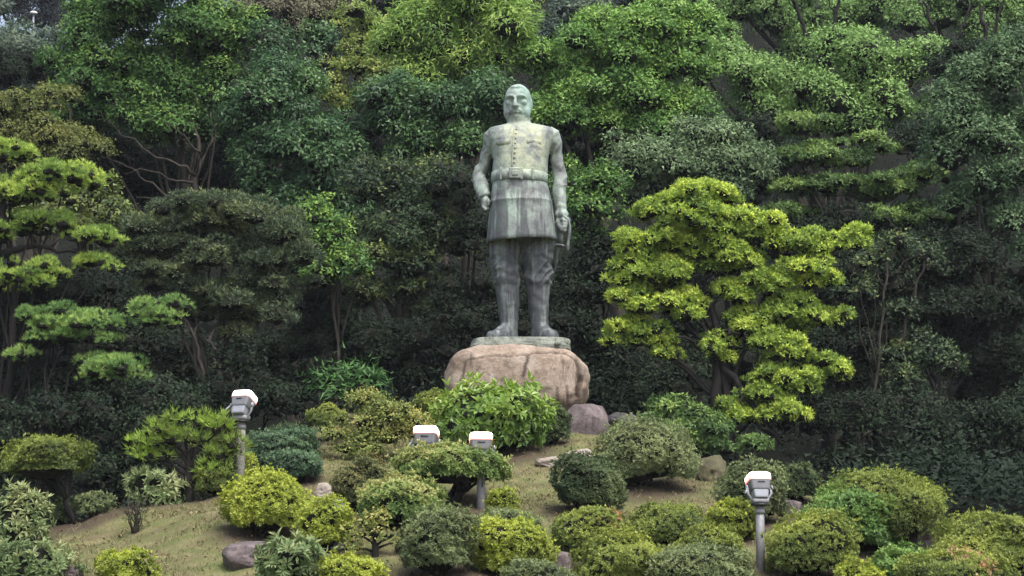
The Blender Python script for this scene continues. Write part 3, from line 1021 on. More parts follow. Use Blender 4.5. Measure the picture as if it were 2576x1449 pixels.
def species(name, cols, L, W, nl=5, spread=1., droop=0., puff=.5, flat=.62, dens=26., rough=.55, spec=.2, transl=.22, upright=0., tintm=.45, tints=.2, young=.15, fold=.12, zmin=-.25, kite=False, scatter=.55):
    SPECIES[name] = dict(mat=leaf_mat(name, *cols, rough, spec, transl), L=L, W=W, nl=nl, spread=spread, droop=droop, puff=puff, flat=flat, dens=dens,
                         upright=upright, tintm=tintm, tints=tints, young=young, fold=fold, zmin=zmin, kite=kite, scatter=0. if W < .02 else scatter)


species('fresh green', ((0.0564, 0.1192, 0.0347), (0.128, 0.2491, 0.0616), (0.2816, 0.4331, 0.0962)), 0.132, 0.062, 6, 1.05, .12, .62, .6, 36.0)
species('mid green', ((0.0406, 0.0975, 0.0295), (0.0913, 0.1842, 0.0492), (0.2281, 0.3465, 0.0656)), 0.125, 0.062, 5, 1.1, .2, .6, .65, 36.0)
species('dark glossy', ((0.0219, 0.0582, 0.022), (0.0487, 0.1083, 0.0417), (0.1215, 0.2187, 0.0674)), 0.145, 0.062, 5, 1.0, .55, .6, .7, 30.6, rough=.45, spec=.3)
species('bamboo lime', ((0.0994, 0.1898, 0.0521), (0.2486, 0.3795, 0.0868), (0.4972, 0.6072, 0.1738)), 0.198, 0.044, 7, .95, .55, .65, .8, 28.8, transl=.3)
species('yellow spray', ((0.116, 0.1837, 0.0486), (0.2652, 0.3307, 0.0851), (0.4972, 0.5145, 0.1458)), 0.112, 0.065, 5, 1.1, .1, .55, .45, 25.2, transl=.3)
species('brown feathery', ((0.116, 0.1125, 0.078), (0.2321, 0.225, 0.1337), (0.3646, 0.3562, 0.2228)), 0.106, 0.036, 5, 1.1, .2, .55, .8, 28.8)
species('sage', ((0.0571, 0.0983, 0.0463), (0.1296, 0.1947, 0.0926), (0.2478, 0.3277, 0.1604)), 0.132, 0.051, 6, 1.0, .5, .6, .7, 32.4)
species('pale canopy', ((0.0815, 0.15, 0.045), (0.172, 0.2887, 0.0842), (0.3078, 0.4619, 0.1497)), 0.132, 0.065, 5, 1.1, .15, .75, .75, 27.0)
species('grey canopy', ((0.0436, 0.0811, 0.0382), (0.0944, 0.1623, 0.0716), (0.1817, 0.2705, 0.1272)), 0.132, 0.058, 6, 1.0, .35, .65, .7, 30.6)
species('olive dome', ((0.0403, 0.062, 0.0363), (0.0907, 0.1243, 0.0648), (0.21, 0.238, 0.0909)), 0.092, 0.033, 6, .85, 0, .42, .55, 75.6, upright=.35, young=.2, scatter=.2)
species('dark olive', ((0.0247, 0.0464, 0.0262), (0.0616, 0.095, 0.0436), (0.2111, 0.2534, 0.0654)), 0.112, 0.058, 5, 1.1, .15, .55, .6, 32.4)
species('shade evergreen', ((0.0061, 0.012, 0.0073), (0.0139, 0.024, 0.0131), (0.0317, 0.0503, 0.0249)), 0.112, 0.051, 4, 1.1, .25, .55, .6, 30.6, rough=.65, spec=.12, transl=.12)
species('tier green', ((0.0416, 0.0815, 0.0301), (0.0944, 0.165, 0.0501), (0.2268, 0.3298, 0.0835)), 0.106, 0.051, 6, 1.1, 0, .45, .4, 46.8, scatter=.2)
species('lime tier', ((0.1383, 0.2162, 0.0543), (0.3134, 0.4221, 0.0748), (0.6636, 0.7413, 0.136)), .082, .04, 8, 1.0, .05, .26, .65, 82, upright=.25, transl=.28, young=.2, zmin=-.2, scatter=.2)
species('orange leaf', ((0.081, 0.108, 0.0351), (0.1782, 0.204, 0.0615), (0.2754, 0.276, 0.0878)), 0.099, 0.044, 6, 1.1, .2, .5, .6, 36.0, transl=.3)
species('far haze blue', ((0.036, 0.0612, 0.0468), (0.0756, 0.1152, 0.0792), (0.153, 0.189, 0.117)), 0.238, 0.123, 5, 1.1, .2, 1.1, .6, 12.6)  # blue of the distant air is mixed into this leaf colour
species('far dark', ((0.008, 0.011, 0.012), (0.014, 0.018, 0.02), (0.024, 0.03, 0.03)), 0.238, 0.123, 4, 1.1, .2, 1.1, .6, 10.8)
species('pine pad', ((0.1186, 0.2038, 0.0516), (0.2846, 0.4075, 0.0858), (0.5929, 0.6928, 0.1545)), .10, .014, 13, .75, 0, .22, .6, 70, upright=.55, transl=.15, young=.2, fold=.3, zmin=-.1)
species('pine pad deep', ((0.0819, 0.1613, 0.0528), (0.1775, 0.3024, 0.0925), (0.3549, 0.4838, 0.132)), .10, .015, 13, .75, 0, .22, .6, 70, upright=.55, transl=.15, young=.15, fold=.3, zmin=-.1)
species('small pine', ((0.1296, 0.1588, 0.0495), (0.2376, 0.3387, 0.062), (0.3888, 0.5715, 0.0867)), .15, .016, 15, .7, 0, .26, .75, 42, upright=.5, transl=.15, fold=.3, zmin=-.3)
species('palmate', ((0.021, 0.054, 0.018), (0.0525, 0.126, 0.036), (0.105, 0.216, 0.054)), .24, .05, 9, 1.25, .25, .26, .6, 14, zmin=0)
# clipped shrubs
species('lime azalea', ((0.1392, 0.1691, 0.0311), (0.3036, 0.3622, 0.0518), (0.506, 0.5313, 0.1035)), 0.0467, 0.0278, 6, 1.0, 0, young=.2, dens=273, transl=.25)
species('olive azalea', ((0.0655, 0.0911, 0.0259), (0.1509, 0.1973, 0.0431), (0.354, 0.3947, 0.0863)), 0.0425, 0.0226, 6, .95, 0, young=.25, dens=286)
species('grey azalea', ((0.0653, 0.0897, 0.0413), (0.149, 0.1882, 0.0794), (0.2795, 0.3229, 0.1405)), 0.0467, 0.0261, 6, 1.0, 0, young=.12, dens=260)
species('dark azalea', ((0.0287, 0.0467, 0.0221), (0.0681, 0.0988, 0.0411), (0.1526, 0.1882, 0.0711)), 0.0467, 0.0261, 6, 1.0, 0, young=.15, dens=260)
species('bronze azalea', ((0.0497, 0.0725, 0.0316), (0.1159, 0.138, 0.0554), (0.3312, 0.276, 0.1107)), 0.0467, 0.0261, 6, 1.0, 0, young=.3, dens=260)
species('green azalea', ((0.0496, 0.1, 0.0287), (0.1094, 0.2, 0.0503), (0.2186, 0.3333, 0.0861)), 0.0595, 0.0365, 6, 1.0, 0, young=.12, dens=195)
species('blue green azalea', ((0.038, 0.0725, 0.0411), (0.0863, 0.1467, 0.0791), (0.1897, 0.276, 0.1344)), 0.0510, 0.0296, 6, 1.0, 0, young=.15, dens=247)
species('blush azalea', ((0.0884, 0.1478, 0.0454), (0.23, 0.3158, 0.091), (0.531, 0.4736, 0.2183)), 0.0638, 0.0348, 6, 1.0, 0, young=.25, dens=195, tints=.22, kite=True)
species('glossy shrub', ((0.0886, 0.161, 0.0322), (0.1898, 0.299, 0.0564), (0.3416, 0.437, 0.0966)), .14, .07, 5, 1.1, .35, young=.2, dens=42, rough=.35, spec=.5, transl=.3, kite=True)
species('rhododendron', ((0.0932, 0.1435, 0.058), (0.2049, 0.2691, 0.1157), (0.4099, 0.4306, 0.2149)), .12, .045, 7, 1.1, .05, young=.1, dens=50, kite=True)
species('autumn shrub', ((0.1104, 0.1568, 0.048), (0.276, 0.3136, 0.09), (0.4416, 0.3696, 0.12)), .07, .04, 5, 1.1, .05, .28, .45, 75, young=.1, tints=.2, transl=.3)
species('orange shrub', ((0.2587, 0.1656, 0.0276), (0.3622, 0.2208, 0.0368), (0.4744, 0.276, 0.046)), .07, .04, 5, 1.1, .05, .28, .45, 75, transl=.3)


def crown_np(lobes, sp, seed, back=.35, dens=1., coresize=.62, tshift=0.):
    """lobes: world ellipsoids (c(3), r(3)); every lobe breaks into leafy puffs with added solid cores, dark in place of twigs and inner shade"""
    s = SPECIES[sp]
    rng = np.random.default_rng(seed)
    V, T, M, TN, n = [], [], [], [], 0
    iv, it = ico(1)
    for c, r in lobes:
        c, r = np.array(c), np.array(r)
        pr = min(s['puff'], r.max() * .8)
        area = 4 * np.pi * ((r[0] * r[1]) ** 1.6 + (r[0] * r[2]) ** 1.6 + (r[1] * r[2]) ** 1.6) ** (1 / 1.6) / 3 ** (1 / 1.6)
        npf = max(3, int((1.1 if 'shade' in sp else .72) * area / (pr * pr * 2.2)))
        d = rdirs(rng, npf, -.9, back)
        pc = c + d * r * rng.uniform(.5, 1.0, (len(d), 1))
        prs = pr * rng.uniform(.5, 1.25, len(d))
        for p, q in zip(pc, prs):
            pr3 = np.array((q, q, q * s['flat']))
            nt = max(5, int(s['dens'] * dens * q * q * 9.0))
            td = rdirs(rng, nt, s['zmin'] - .25, .45)
            tp = p + td * pr3 * rng.uniform(.72, 1.06, (len(td), 1))
            D = unit(td + np.array((0, -.05, .35)))
            tint = s['tintm'] + tshift + rng.normal(0, s['tints']) * .8 + s['young'] * td[:, 2] * rng.random(len(td)) + rng.normal(0, .13, len(td))
            v, t, tn = leaves_np(rng, tp, D, tint, s['nl'], s['L'], s['W'], s['spread'], s['droop'], s['fold'], jit=.45, upright=s['upright'], kite=s['kite'], scatter=s['scatter'])
            V.append(v); T.append(t + n); M.append(np.zeros(len(t), int)); TN.append(tn); n += len(v)
            cv = p + iv * pr3 * coresize * (1 + rng.normal(0, .12, (len(iv), 1))) - np.array((0, 0, pr3[2] * .12))  # added solid core, keeps the gaps between leaves dark
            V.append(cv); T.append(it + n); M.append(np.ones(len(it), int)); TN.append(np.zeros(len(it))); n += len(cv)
    return np.concatenate(V), np.concatenate(T), np.concatenate(M), np.concatenate(TN)


LEAFCOUNT = [0]


def foliage(name, arr, sp, parent, origin):
    v, t, m, tn = arr
    LEAFCOUNT[0] += len(t)
    me = mesh_np(name, v - np.array(origin), t, [SPECIES[sp]['mat'], CORE_FILL], m, tn)
    return link(name, me, parent)


def px_lobes(lobes, d, depth=.8):
    out = []
    for l in lobes:
        px, py, rx, ry = l[:4]
        dd = l[4] if len(l) > 4 else 0.
        p = at(px, py, d + dd); k = ppm(p)
        out.append((p, np.array((rx / k, max(rx, ry) * depth / k, ry / k))))
    return out


def branch(mb, rng, a, b, r0, r1, wob=.12, n=6):
    a, b = np.array(a, float), np.array(b, float)
    t = np.linspace(0, 1, n)[:, None]
    L = np.linalg.norm(b - a)
    P = a + (b - a) * t + rng.normal(0, wob * L / n, (n, 3)) * np.sin(t * np.pi)
    P[:, 2] += np.sin(t[:, 0] * np.pi) * .06 * L
    mb.tube(P, np.linspace(r0, r1, n), 6)


def tree(name, label, d, base_px, lobes, sp, seed, cat='tree', group=None, trunk_r=.22, bark=None, depth=.8, dens=1., back=.3, extra=(), parts=None, tshift=0., lean=0., limbs=9, base=None, coresize=.6, sat=False):
    """lobes in photo pixels at distance d; extra = bare branches as pixel paths (px,py,dd,radius)"""
    rng = np.random.default_rng(seed + 500)
    W = px_lobes(lobes, d, depth)
    if sat:
        for c, r in list(W):
            for q in rdirs(rng, 3, -.5, .5):
                W.append((c + q * r * rng.uniform(.75, 1.1), r * rng.uniform(.28, .5)))
    if base is None:
        x = at(base_px, 900, d)[0]
        base = np.array((x, d, float(ground(x, d))))
    root = thing(name, base, label, cat, group)
    bark = bark or BARK
    mb = MB()
    cc = np.mean([w[0] for w in W], axis=0)
    top = np.array((cc[0] * .6 + base[0] * .4, base[1] * .5 + cc[1] * .5, max(cc[2], base[2] + 1.) if cat == 'tree' and parts is None else base[2] + .82 * (cc[2] - base[2])))
    n = 7
    t = np.linspace(0, 1, n)[:, None]
    H = top[2] - base[2]
    tr = base + (top - base) * t + np.concatenate([rng.normal(0, .035 * H / 2, (n, 2)), np.zeros((n, 1))], 1) * np.sin(t * np.pi)
    tr[0, 2] -= .3
    mb.tube(tr, trunk_r * np.array([1.35, 1.0, .92, .82, .7, .55, .4]), 9)
    order = rng.permutation(len(W))[:limbs]
    for k in order:
        c, r = W[k]
        f = np.clip((c[2] - base[2]) / max(H, .1) * .55, .25, .92)
        a = np.array([np.interp(f, t[:, 0], tr[:, q]) for q in range(3)])
        branch(mb, rng, a, c, trunk_r * .42, trunk_r * .14)
    mb.build('trunk', bark, root, origin=base)
    for path in extra:
        P = np.array([at(p[0], p[1], d + p[2]) for p in path]); R_ = np.array([p[3] for p in path])
        q = np.linspace(0, len(P) - 1, len(P) * 3)
        i = np.arange(len(P))
        P2 = np.stack([np.interp(q, i, P[:, a]) for a in range(3)], 1) + rng.normal(0, .035, (len(q), 3))
        mb = MB(); mb.tube(P2, np.interp(q, i, R_) * np.linspace(1, .75, len(q)), 6)
        for w in range(3):
            j = rng.integers(len(q) // 3, len(q))
            dr_ = unit(P2[-1] - P2[0]) + rng.normal(0, .6, 3)
            branch(mb, rng, P2[j], P2[j] + dr_ * rng.uniform(.3, .6) * np.linalg.norm(P2[-1] - P2[0]) * .5, R_[-1] * .7, R_[-1] * .25, .3)
        mb.build('limb', bark, root, origin=base)
    if parts:
        for w in W:
            foliage(parts, crown_np([w], sp, rng.integers(1e6), back, dens, coresize, tshift), sp, root, base)
    else:
        foliage('crown', crown_np(W, sp, seed, back, dens, coresize, tshift), sp, root, base)
    return root


# ------------------------------------------------------------------ clipped shrubs
BEDS = []


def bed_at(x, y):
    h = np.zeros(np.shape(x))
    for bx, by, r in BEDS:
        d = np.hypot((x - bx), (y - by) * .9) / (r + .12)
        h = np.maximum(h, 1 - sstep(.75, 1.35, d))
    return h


def dome_np(c, r, rlow, sp, seed, lump=.07, zmin=-.75, dens=1., tshift=0., holes=.04):
    s = SPECIES[sp]
    rng = np.random.default_rng(seed)
    kv = rng.normal(0, 3.2, (6, 3)); ph = rng.random(6) * 6.28
    kh = rng.normal(0, 7.5, (6, 3))
    kt = rng.normal(0, 2.6, (4, 3))
    ex = rng.uniform(2.1, 2.6)
    skew = rng.normal(0, .05, 2)

    def rad(d):
        return 1 + lump * np.sin(d @ kv.T + ph).sum(1) / 1.7 + lump * .5 * np.sin(d @ kh.T + ph).sum(1) / 1.7

    def place(d, f):
        R = np.where(d[:, 2:3] > 0, r, np.array((r[0], r[1], rlow)))
        sq = (np.abs(d) ** ex).sum(1) ** (-1 / ex)
        q = c + d * R * (sq * rad(d) * f)[:, None]
        q[:, 0] += skew[0] * (q[:, 2] - c[2]); q[:, 2] += skew[1] * (q[:, 0] - c[0])
        return q
    area = 4 * np.pi * ((r[0] * r[1]) ** 1.6 + 2 * (r[0] * max(r[2], .1)) ** 1.6) ** (1 / 1.6) / 3 ** (1 / 1.6)
    n = int(s['dens'] * dens * area * (1.65 if s['kite'] else 2.5))
    d = rdirs(rng, n, zmin, .4)
    hol = np.sin(d @ kh.T * 1.3 + ph[::-1]).sum(1)
    d = d[(hol > np.quantile(hol, holes)) | (rng.random(len(d)) < .35)]
    f = 1 + rng.normal(0, .035, len(d)) - .10 * (rng.random(len(d)) < .3)
    P = place(d, f)
    D = unit(d * np.array((1, 1, 1.15)) + np.array((0, 0, .3)))
    tint = s['tintm'] + tshift + s['tints'] * np.sin(d @ kt.T + ph[:4]).sum(1) * .55 + s['young'] * (d[:, 2] - .2) + rng.normal(0, .09, len(d))
    v, t, tn = leaves_np(rng, P, D, tint, s['nl'], s['L'], s['W'], s['spread'], s['droop'], s['fold'], upright=s['upright'], kite=s['kite'])
    # some long unclipped shoots
    ns = max(6, int(len(d) * .03))
    ds = rdirs(rng, ns, .1, .4)
    v2, t2, tn2 = leaves_np(rng, place(ds, np.full(len(ds), 1.06) + rng.random(len(ds)) * .1), unit(ds + np.array((0, 0, .9))), np.full(len(ds), s['tintm'] + .3), s['nl'], s['L'] * 1.2, s['W'], .6, 0, s['fold'], kite=s['kite'])
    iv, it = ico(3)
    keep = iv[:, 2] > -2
    cv = place(iv, np.full(len(iv), .80))  # added dark core under the leaves, stops see-through
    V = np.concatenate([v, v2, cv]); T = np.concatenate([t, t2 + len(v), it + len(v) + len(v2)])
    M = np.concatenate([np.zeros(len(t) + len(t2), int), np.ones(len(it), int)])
    TN = np.concatenate([tn, tn2, np.zeros(len(it))])
    return V, T, M, TN


def shrub(name, px0, px1, top, base_py, sp, label, seed, lift=.18, lowf=.5, depth=.95, cat='shrub', group=None, stems=5, lump=.095, dens=1., tshift=0., base_px=None, stem_r=.022, zmin=-.6, bark=None, holes=.12):
    cx = (px0 + px1) / 2
    base = hit(base_px or cx, base_py)
    k = ppm(base)
    rx = (px1 - px0) / 2 / k
    h = (base_py - top) / k
    rx *= .94
    lift = lift if lift > .3 else lift * .45
    zc = h * (lift + (1 - lift) * .38)
    c = base + np.array(((cx - (base_px or cx)) / k, 0, zc))
    r = np.array((rx, rx * depth, (h - zc) * .95))
    rlow = h * (1 - lift) * .46 * (lowf / .5)
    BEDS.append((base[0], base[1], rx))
    root = thing(name, base, label, cat, group)
    rng = np.random.default_rng(seed + 77)
    for q in range(stems):
        mb = MB()
        a = rng.random() * 6.28
        e = c + np.array((math.cos(a) * rx * .55, math.sin(a) * rx * .5, -rlow * .2))
        st = base + np.array((math.cos(a) * .06, math.sin(a) * .06, -.08))
        branch(mb, rng, st, e, stem_r * rng.uniform(.8, 1.4), stem_r * .5, .25)
        for w in range(2):
            a2 = a + rng.normal(0, .7)
            branch(mb, rng, st * .5 + e * .5, c + np.array((math.cos(a2) * rx * .8, math.sin(a2) * rx * .7, 0)), stem_r * .6, stem_r * .3, .25, 4)
        mb.build('stem', bark or BARK_DARK, root, origin=base)
    foliage('foliage', dome_np(c, r, rlow, sp, seed, lump, zmin, dens, tshift, holes), sp, root, base)
    return root

# ------------------------------------------------------------------ the clipped shrubs of the mound
AZ = 'azalea_shrub'
shrub(AZ, 550, 772, 1190, 1348, 'lime azalea', 'big bright lime green azalea dome above the dull purple rock', 1, .16, stems=7)
shrub(AZ, 740, 884, 1268, 1388, 'lime azalea', 'round lime green azalea hiding the pale blue boxes', 2, .14)
shrub(AZ, 1182, 1388, 1312, 1446, 'lime azalea', 'brightest yellow lime azalea dome between grey green azalea and purple rock', 3, .05, tshift=.05)
shrub(AZ, 805, 962, 1398, 1490, 'lime azalea', 'small lime azalea dome below the gnarled little tree', 4, .05, tshift=-.05)
shrub(AZ, 243, 380, 1386, 1470, 'lime azalea', 'small loose lime azalea alone on the dry lawn', 5, .05, lump=.12)
shrub(AZ, 1786, 1902, 1262, 1362, 'lime azalea', 'fresh lime azalea touching the tall grey lamp pole', 6, .1, tshift=-.12)
shrub(AZ, 1004, 1202, 1275, 1446, 'grey azalea', 'large grey green azalea ball with a dark hollow in its side', 7, .05, holes=.2)
shrub(AZ, 836, 988, 1155, 1284, 'bronze azalea', 'dark bronze topped azalea column behind the blush azalea', 8, .1)
shrub(AZ, 905, 1110, 1204, 1326, 'blush azalea', 'blush tinged azalea dome with large mixed leaves', 9, .12)
shrub(AZ, 1385, 1570, 1138, 1290, 'dark azalea', 'dark green conical azalea standing alone below the pale stone edging', 10, .06, tshift=.1)
shrub(AZ, 1510, 1746, 1075, 1220, 'grey azalea', 'broad lumpy shrub of mixed green leaves under the lime tiered tree', 11, .08, lump=.11, tshift=.12)
S12 = shrub(AZ, 1385, 1576, 1283, 1400, 'olive azalea', 'flat topped yellow green azalea with a few red leaves', 12, .2, lump=.06, tshift=.1)
shrub(AZ, 1578, 1790, 1275, 1382, 'olive azalea', 'flat topped bronze green azalea next to the bright lime ball', 13, .2, tshift=-.02)
shrub(AZ, 1445, 1688, 1340, 1480, 'olive azalea', 'wide yellow olive azalea dome in front of two flat topped ones', 14, .05, tshift=.15)
shrub(AZ, 1690, 1880, 1325, 1430, 'olive azalea', 'tan olive azalea dome behind the grey green one by the pole', 15, .08)
shrub(AZ, 1622, 1908, 1378, 1500, 'grey azalea', 'low wide grey green azalea in front of the tall lamp pole', 16, .02)
shrub(AZ, 1922, 2152, 1290, 1450, 'olive azalea', 'rough yellow and brown azalea dome to the side of the tall lamp pole', 17, .08, lump=.09, holes=.2, tshift=.05)
shrub(AZ, 2015, 2282, 1230, 1385, 'green azalea', 'dense fresh green azalea dome with larger leaves', 18, .04)
shrub(AZ, 2050, 2362, 1185, 1368, 'olive azalea', 'huge patchy olive azalea behind the fresh green dome', 19, .05, tshift=-.05, lump=.09, holes=.2)
shrub(AZ, 2352, 2660, 1288, 1440, 'olive azalea', 'yellow green azalea mound at the edge of the dark wood', 20, .05, tshift=.12)
S21 = shrub(AZ, 2262, 2545, 1392, 1500, 'olive azalea', 'low azalea with yellow green leaves and orange withered tips', 21, .02, tshift=.05)
shrub(AZ, 2195, 2335, 1376, 1480, 'green azalea', 'pale green leafy shrub beside the low azalea with orange tips', 22, .1, lump=.14, tshift=.25)
shrub(AZ, 2108, 2232, 1414, 1500, 'lime azalea', 'ragged little yellow shrub beneath the fresh green dome', 23, .05, lump=.14, tshift=-.1)
shrub(AZ, 1805, 1982, 1168, 1312, 'grey azalea', 'grey green azalea dome directly behind the tall lamp head', 24, .05, tshift=.05)
shrub(AZ, 1962, 2056, 1168, 1268, 'dark azalea', 'small dark azalea on a stem above the grey stone', 25, .25, tshift=.05)
shrub(AZ, 630, 788, 1035, 1118, 'dark azalea', 'very dark low azalea dome near the mossy lamp pole', 26, .05, tshift=-.1)
shrub(AZ, 770, 868, 1022, 1108, 'olive azalea', 'small yellow topped azalea ball on bare stems', 27, .38, tshift=.1)
shrub(AZ, 612, 792, 1085, 1172, 'blue green azalea', 'blue green azalea dome, upper of a pair on the lawn slope', 28, .05, tshift=.05)
shrub(AZ, 660, 812, 1138, 1216, 'blue green azalea', 'blue green azalea dome, lower of a pair on the lawn slope', 29, .25)
shrub(AZ, 1345, 1432, 1015, 1118, 'dark azalea', 'dark little azalea squeezed between glossy shrub and grey purple boulder', 30, .05, tshift=.05)
shrub('umbrella_shrub', 1008, 1276, 1125, 1268, 'blush azalea', 'umbrella shaped clipped shrub spreading on a dark crooked trunk', 31, .34, .5, stems=4, stem_r=.055, base_px=1130, zmin=-.35)
shrub('glossy_shrub', 1086, 1388, 966, 1132, 'glossy shrub', 'large glossy bright green shrub covering the front of the boulder', 32, .08, .55, lump=.10, holes=.15)
shrub('small_tree', 1038, 1126, 985, 1072, 'olive azalea', 'small olive tree on thin stems behind the glossy shrub', 33, .35)
shrub(AZ, 1226, 1300, 1228, 1310, 'lime azalea', 'small yellow green azalea at the foot of the lamp pole', 34, .1, tshift=-.15, lump=.12)
shrub(AZ, 1196, 1362, 1286, 1350, 'grey azalea', 'low green azalea behind the brightest yellow lime dome', 35, .05, tshift=.12)
shrub(AZ, 1256, 1452, 1410, 1500, 'grey azalea', 'low grey green azalea in front of the purple rock', 36, .02)
shrub('rhododendron', 648, 828, 1360, 1470, 'rhododendron', 'pale long leaved rhododendron beside the dull purple rock', 37, .1, lump=.11)
shrub('rhododendron', -28, 120, 1234, 1376, 'rhododendron', 'round pale rhododendron at the lawn edge by the mushroom topiary', 38, .1, lump=.08)
shrub('creeping_plant', -60, 180, 1374, 1452, 'rhododendron', 'low creeping pale green plant spreading by the small purple rock', 39, .0, lump=.16, tshift=-.1, stems=3)
shrub('topiary', -8, 216, 1100, 1318, 'olive azalea', 'mushroom shaped topiary with a bare trunk at the wood edge', 40, .46, .35, stems=3, stem_r=.06, base_px=184, zmin=-.3, tshift=0)
shrub(AZ, 336, 466, 1164, 1244, 'rhododendron', 'pale greyish shrub glimpsed behind the little pine trunk', 41, .05, lump=.12)
shrub(AZ, 490, 602, 1150, 1232, 'olive azalea', 'olive shrub between little pine and mossy lamp pole', 42, .05, lump=.12)
shrub(AZ, 192, 284, 1244, 1296, 'grey azalea', 'low shrub at the wood edge behind the topiary trunk', 43, .02, lump=.12)
shrub(AZ, 112, 182, 1250, 1318, 'dark azalea', 'dark low shrub filling the gap beside the topiary trunk', 44, .02, lump=.12)
shrub(AZ, 598, 650, 1148, 1222, 'lime azalea', 'slender yellowish shrub pressed against the mossy lamp pole', 45, .05, lump=.14, tshift=-.15)
shrub(AZ, 2330, 2440, 1400, 1460, 'dark azalea', 'dark gap shrub between the yellow green mounds', 46, .0)


def withered(root, px, py, spread_px, n, cols, nm, seed):
    """a tuft of discoloured leaves on the face of a shrub"""
    rg = np.random.default_rng(seed)
    by = root.location.y
    c = at(px, py, by); k = ppm(c)
    rx = max(abs(c[0] - root.location.x), .1)
    fx = [o for o in root.children if o.name.startswith('foliage')][0].data
    co = np.empty(len(fx.vertices) * 3, np.float32); fx.vertices.foreach_get('co', co); co = co.reshape(-1, 3) + np.array(root.location)
    sel = co[(np.hypot(co[:, 0] - c[0], (co[:, 2] - c[2]) * 1.3) < spread_px / k) & (co[:, 1] < by)]
    if not len(sel):
        return
    P = sel[rg.integers(0, len(sel), n)] + np.array((0, -.02, .02))
    v, t, tn = leaves_np(rg, P, unit(np.stack([rg.normal(0, .4, n), np.full(n, -.8), np.full(n, .6)], 1)), rg.random(n), 4, .055, .032, 1.0)
    link('withered_leaves', mesh_np('withered_leaves', v - np.array(root.location), t, [leaf_mat(nm, *cols)], tint=tn), root)


RED = ((.16, .04, .02), (.30, .10, .05), (.40, .20, .10))
withered(S12, 1535, 1312, 34, 22, RED, 'withered red', 1)
withered(S21, 2430, 1412, 55, 40, ((.20, .12, .05), (.34, .20, .08), (.42, .26, .14)), 'withered orange', 2)
withered(S21, 2470, 1430, 30, 10, RED, 'withered red', 3)

# gnarled, straggly and bare plants built from branches
def straggly(name, label, base_px, base_py, lobes, sp, seed, r=.045, bark=None, extra=(), parts=None, cat='shrub', dens=1., limbs=12, depth=.8, tshift=0.):
    b = hit(base_px, base_py)
    return tree(name, label, b[1], base_px, lobes, sp, seed, cat, None, r, bark or BARK_DARK, depth, dens, .5, extra, parts, tshift, limbs=limbs, base=b)


straggly('straggly_shrub', 'straggly shrub with layered yellow green leaves turning orange', 952, 1162,
         [(930, 1010, 50, 22), (985, 1030, 60, 20), (900, 1050, 55, 22), (960, 1060, 60, 20), (1030, 1050, 45, 22), (880, 1095, 45, 20), (930, 1100, 45, 20), (870, 1130, 40, 18), (990, 1095, 55, 22), (910, 1135, 50, 16), (1025, 1085, 40, 22)], 'autumn shrub', 61, .05)
straggly('orange_shrub', 'patch of orange leaves at the edge of the straggly shrub', 1068, 1130, [(1062, 1070, 26, 18), (1085, 1082, 32, 16), (1050, 1092, 22, 16)], 'orange shrub', 62, .03)
straggly('gnarled_tree', 'gnarled dwarf tree with sparse yellow green tufts on the lawn', 945, 1400,
         [(945, 1300, 26, 14), (905, 1318, 22, 8), (970, 1322, 22, 10), (985, 1352, 24, 9), (935, 1340, 20, 10), (890, 1345, 26, 22), (880, 1385, 24, 16), (1000, 1365, 14, 7)], 'autumn shrub', 63, .055, limbs=8)
b_ = hit(340, 1342)
pine_lobes = [(400, 1075, 34, 12), (450, 1060, 34, 14), (510, 1062, 32, 14), (562, 1078, 30, 12), (362, 1120, 30, 13), (425, 1112, 36, 12), (495, 1108, 38, 12), (570, 1118, 32, 12), (588, 1142, 22, 12), (395, 1150, 36, 10), (545, 1150, 30, 10), (525, 1188, 34, 10), (370, 1148, 22, 10)]
straggly('pine_tree', 'little pine with upright needle tufts on the lawn crest', 472, 1260, pine_lobes, 'small pine', 64, .085, parts='needle_pad', cat='tree', limbs=13)

# bare twiggy shrub
root = thing('bare_shrub', b_, 'nearly bare twiggy shrub alone on the dry lawn', 'shrub')
rng = np.random.default_rng(5)
mb = MB()
for q in range(16):
    a = rng.random() * 6.28
    e = np.array((math.cos(a) * .22 * rng.random() + .05 * math.cos(a), math.sin(a) * .2, rng.uniform(.35, .62)))
    branch(mb, rng, (math.cos(a) * .04, math.sin(a) * .04, -.05), e, .014, .005, .35, 6)
    branch(mb, rng, e * .55, e * .8 + rng.normal(0, .09, 3), .008, .004, .3, 4)
mb.build('twigs', BARK, root)
P = rng.normal(0, .09, (40, 3)) * np.array((1, 1, 1.0)) + np.array((0, 0, .3))
foliage('leaves', (lambda q: (q[0], q[1], np.zeros(len(q[1]), int), q[2]))(leaves_np(rng, P, unit(P - np.array((0, 0, .1))), np.full(40, .4), 3, .06, .03)), 'grey azalea', root, (0, 0, 0))

